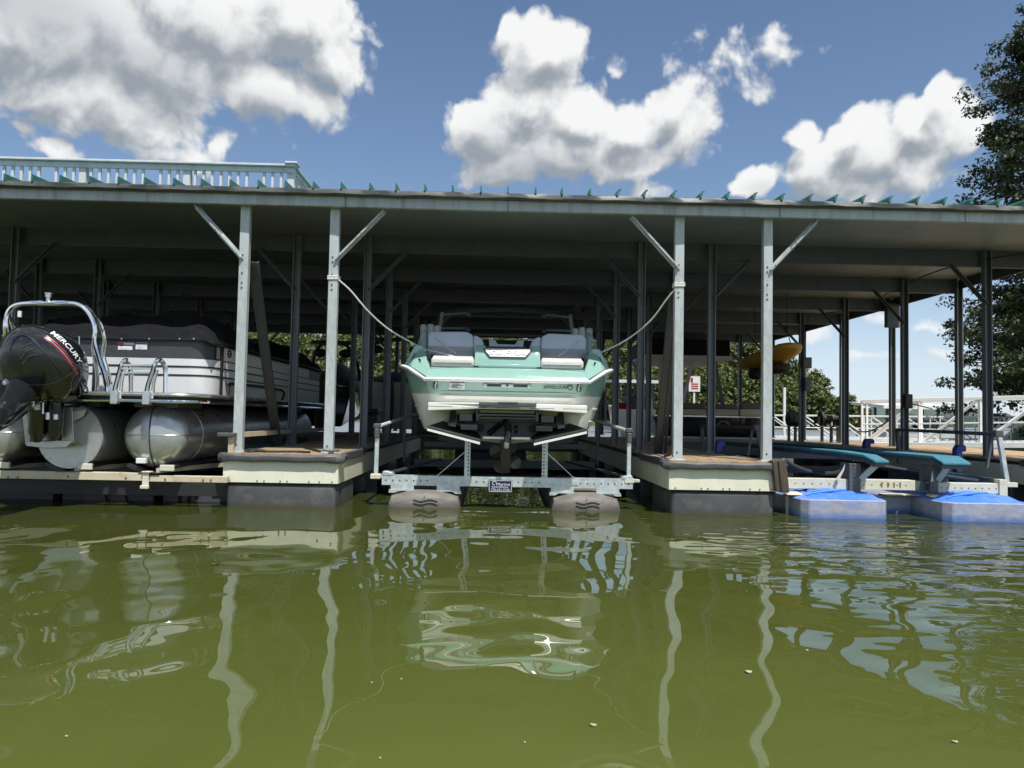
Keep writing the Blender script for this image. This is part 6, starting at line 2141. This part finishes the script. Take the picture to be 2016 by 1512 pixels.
# white runabout with a red cover behind the right pier
rb_ = thing('runabout', 'white runabout with a red cover behind the right pier', 'boat', (3.9, 23.5, .8))
yb = 22.6
hx0, hx1 = P(1212, 815, yb).x, P(1292, 815, yb).x
zt_, zk = P(1260, 806, yb).z, P(1260, 868, yb).z
MB().hexa([Vector((hx0, yb, zt_)), Vector((hx1, yb, zt_)), Vector((hx1 - .2, yb, zk)), Vector((hx0 + .2, yb, zk))], [Vector((hx0 + .5, yb + 5, zt_ + .2)), Vector((hx1 - .5, yb + 5, zt_ + .2)), Vector((hx1 - .6, yb + 4.6, zk + .2)), Vector((hx0 + .6, yb + 4.6, zk + .2))]).build('hull', 'white_gel', rb_, bevel=.04, seg=2)
MB().hexa([Vector((hx0 + .05, yb + .1, zt_)), Vector((hx0 + .55, yb + .1, zt_)), Vector((hx0 + .5, yb + .2, zt_ + .2)), Vector((hx0 + .1, yb + .2, zt_ + .2))], [Vector((hx0 + .3, yb + 3, zt_)), Vector((hx0 + .9, yb + 3, zt_)), Vector((hx0 + .8, yb + 2.9, zt_ + .3)), Vector((hx0 + .4, yb + 2.9, zt_ + .3))]).build('cover', 'red', rb_, bevel=.03)
MB().box(hx0 + .5, hx1 - .2, yb + .3, yb + 2, zt_, zt_ + .42).build('seat_pod', 'dark_grey', rb_, bevel=.05, seg=2)
MB().tube(curve([Vector((hx0 + .2, yb + 1.5, zt_)), Vector((hx0 + .25, yb + 1.7, zt_ + 1.2)), Vector(((hx0 + hx1) / 2, yb + 1.8, zt_ + 1.6)), Vector((hx1 - .25, yb + 1.7, zt_ + 1.2)), Vector((hx1 - .2, yb + 1.5, zt_))], 5), .05, 8).build('tower', 'rail_grey', rb_, True)
MB().loft([[Vector((hx0 + .3, yb + 2, zt_)), Vector((hx1 - .3, yb + 2, zt_))], [Vector((hx0 + .35, yb + 1.7, zt_ + .5)), Vector((hx1 - .35, yb + 1.7, zt_ + .5))]], False, False).build('windscreen', 'glass', rb_)


# covered boats on the back side, left
def covered_boat(label, x0, x1, Y, ztop, zgun, zkeel, mt, tower=True, peak=.5):
    b = thing('covered_boat', label, 'boat', ((x0 + x1) / 2, Y + 2, .8))
    MB().hexa([Vector((x0, Y, zgun)), Vector((x1, Y, zgun)), Vector((x1 - .3, Y + .1, zkeel)), Vector((x0 + .3, Y + .1, zkeel))],
              [Vector((x0 + .6, Y + 5.6, zgun + .2)), Vector((x1 - .6, Y + 5.6, zgun + .2)), Vector((x1 - .7, Y + 5, zkeel + .3)), Vector((x0 + .7, Y + 5, zkeel + .3))]).build('hull', mt, b, bevel=.05, seg=2)
    rows = []
    for j in range(10):
        v = j / 9
        row = []
        for i in range(15):
            u = i / 14
            prof = math.sin(math.pi * u) ** .5
            hz = zgun + (ztop - zgun) * prof * (.55 + .45 * math.exp(-((u - peak) / .2) ** 2)) * min(1, .35 + v * 2.2) * (1 - .35 * v) + .03 * math.sin(i * 2.1 + j)
            row.append(Vector((x0 - .04 + (x1 - x0 + .08) * u, Y - .03 + 5.4 * v, hz - (.12 if i in (0, 14) or j == 0 else 0))))
        rows.append(row)
    MB().loft(rows, False, False).build('cover', 'cover_cloth', b, True)
    if tower:
        for s in (0, 1):
            X = x0 + .15 if s == 0 else x1 - .15
            MB().tube(curve([Vector((X, Y + 2.2, zgun)), Vector((X, Y + 1.6, zgun + .7)), Vector((X + (.25 if s == 0 else -.25), Y + 1.3, zgun + 1.25)), Vector(((x0 + x1) / 2, Y + 1.25, zgun + 1.4))], 4), .05, 7).build('tower_leg', 'black_matt', b, True)
            MB().ell((X + (.3 if s == 0 else -.3), Y + 1.2, zgun + 1.05), .22, .16, .13, 12, 8).build('tower_speaker', 'black_matt', b, True)
        MB().box(x0 + .2, x1 - .2, Y + 1.1, Y + 1.5, zgun + 1.32, zgun + 1.42).build('board_rack', 'black_matt', b)
    m_ = MB().tube([Vector(((x0 + x1) / 2, Y - .35, zkeel - .1)), Vector(((x0 + x1) / 2, Y - .3, zkeel + .5)), Vector(((x0 + x1) / 2, Y - .25, zgun))], [.12, .16, .14], 8)
    m_.build('outdrive', 'black_matt', b, True)
    return b


covered_boat('boat under a black peaked cover behind the left pier', P(578, 760, 22.2).x, P(694, 760, 22.2).x, 22.2, P(640, 698, 22.2).z, P(640, 760, 22.2).z, .75, 'black_gloss', True, .55)
covered_boat('white sided boat under a dark cover left of the teal boat', P(697, 770, 22.8).x, P(838, 770, 22.8).x, 22.8, P(760, 720, 22.8).z, P(700, 750, 22.8).z, .7, 'white_gel', True, .5)
covered_boat('dark covered boat beyond the pontoon boat', -9.3, -6.9, 22.0, 2.5, 1.9, .8, 'black_gloss', True, .5)
covered_boat('dark covered boat at the back left corner of the dock', -13.2, -10.6, 22.0, 2.6, 1.9, .8, 'black_gloss', True, .5)


covered_boat('covered boat added to keep the far left edge of the dock dark', -17.6, -14.6, 21.9, 2.7, 2.0, .8, 'black_gloss', True, .5)  # added boat, blocks the bright gap at the far left


# dock storage boxes and low clutter on the walkway
def dock_box(label, x0, x1, Y, h):
    b = thing('dock_box', label, 'dock box', ((x0 + x1) / 2, Y, .62))
    MB().box(x0, x1, Y, Y + .6, .63, .63 + h * .8).build('body', 'charcoal', b, bevel=.04, seg=2)
    MB().box(x0 - .03, x1 + .03, Y - .03, Y + .63, .63 + h * .8 + .004, .63 + h).build('lid', 'charcoal', b, bevel=.05, seg=3)


dock_box('dark rounded dock box beside the second post of the left pier', P(716, 840, 17.5).x, P(742, 840, 17.5).x, 17.5, .62)
dock_box('long dark dock box on the walkway behind the pontoon boat', -6.6, -5.2, 20.2, .7)
dock_box('dark dock box on the walkway left of the teal boat', -2.2, -1.2, 20.6, 1.2)
dock_box('black dock box on the walkway right of the teal boat', 1.5, 2.5, 20.6, .9)

# hose lying on the left pier
hs = MB().tube(curve([(-3.0, 9.35, .645), (-2.9, 9.22, .645), (-2.75, 9.3, .645), (-2.85, 9.45, .65), (-2.95, 9.3, .662), (-2.7, 9.2, .648), (-2.4, 9.35, .645), (-2.2, 9.25, .645)], 6), .014, 6).build('dock_hose', 'cord_dark', None, True)
tag(hs, 'dark hose lying on the edge of the left pier', 'hose')
m_ = MB()
m_.box(-1.99, -1.93, 9.25, 9.33, .628, .64)
m_.tube(curve([(-2.06, 9.29, .675), (-1.99, 9.29, .665), (-1.93, 9.29, .665), (-1.86, 9.29, .675)], 3), .014, 6)
m_.box(-1.985, -1.965, 9.27, 9.31, .64, .665)
m_.box(-1.955, -1.935, 9.27, 9.31, .64, .665)
tag(m_.build('cleat', 'dark_grey'), 'small black cleat on the corner of the left pier', 'cleat')
m_ = MB()
m_.box(2.10 - .03, 2.10 + .03, 9.5, 9.58, .628, .64)
m_.tube(curve([(2.03, 9.54, .675), (2.08, 9.54, .665), (2.13, 9.54, .665), (2.18, 9.54, .675)], 3), .014, 6)
m_.box(2.075, 2.095, 9.52, 9.56, .64, .665)
m_.box(2.105, 2.125, 9.52, 9.56, .64, .665)
tag(m_.build('cleat', 'dark_grey'), 'small black cleat on the edge of the right pier', 'cleat')

# leaves and scraps floating on the water
def Z0(x, y):
    d = ray(x, y)
    return CAM + d * (-CAM.z / d.z)


scraps = [(424, 1112, .11, 'leaf_brown', 'curled brown leaf floating in front of the left pier'),
          (131, 1452, .022, 'foam_white', 'white scrap floating near the lower left corner'),
          (732, 1346, .02, 'foam_white', 'tiny pale scrap floating left of the teal reflection'),
          (790, 1339, .02, 'foam_white', 'tiny white scrap floating just left of the teal reflection'),
          (1033, 1464, .018, 'foam_white', 'tiny white scrap floating at the bottom centre'),
          (748, 1495, .018, 'foam_white', 'tiny white scrap floating at the bottom left of centre'),
          (1474, 1325, .075, 'foam_white', 'pale leaf floating below the right pier reflection'),
          (1880, 1463, .04, 'foam_white', 'pale leaf floating near the lower right corner'),
          (1588, 1282, .035, 'foam_white', 'small pale leaf floating right of the post reflection'),
          (1168, 1430, .05, 'foam_white', 'pale sliver floating right of bottom centre')]
for (x, y, s, mt, lab) in scraps:
    p = Z0(x, y)
    s *= .28
    m_ = MB()
    n_ = 9
    ring = []
    a0 = random.random() * 3
    for k in range(n_):
        a = 2 * math.pi * k / n_
        rr_ = s * (.55 + .45 * abs(math.cos(a + a0)) + random.uniform(-.08, .08))
        ring.append(Vector((p.x + rr_ * math.cos(a), p.y + rr_ * .8 * math.sin(a), .006 + .18 * s * abs(math.cos(a)))))
    c = Vector((p.x, p.y, .008))
    m_.add([c] + ring, [(0, 1 + k, 1 + (k + 1) % n_) for k in range(n_)])
    m_.add([c - Vector((0, 0, .003))] + [v - Vector((0, 0, .003)) for v in ring], [(0, 1 + (k + 1) % n_, 1 + k) for k in range(n_)])
    o = m_.build('floating_leaf', mt)
    tag(o, lab, 'leaf', 'scraps floating on the water')
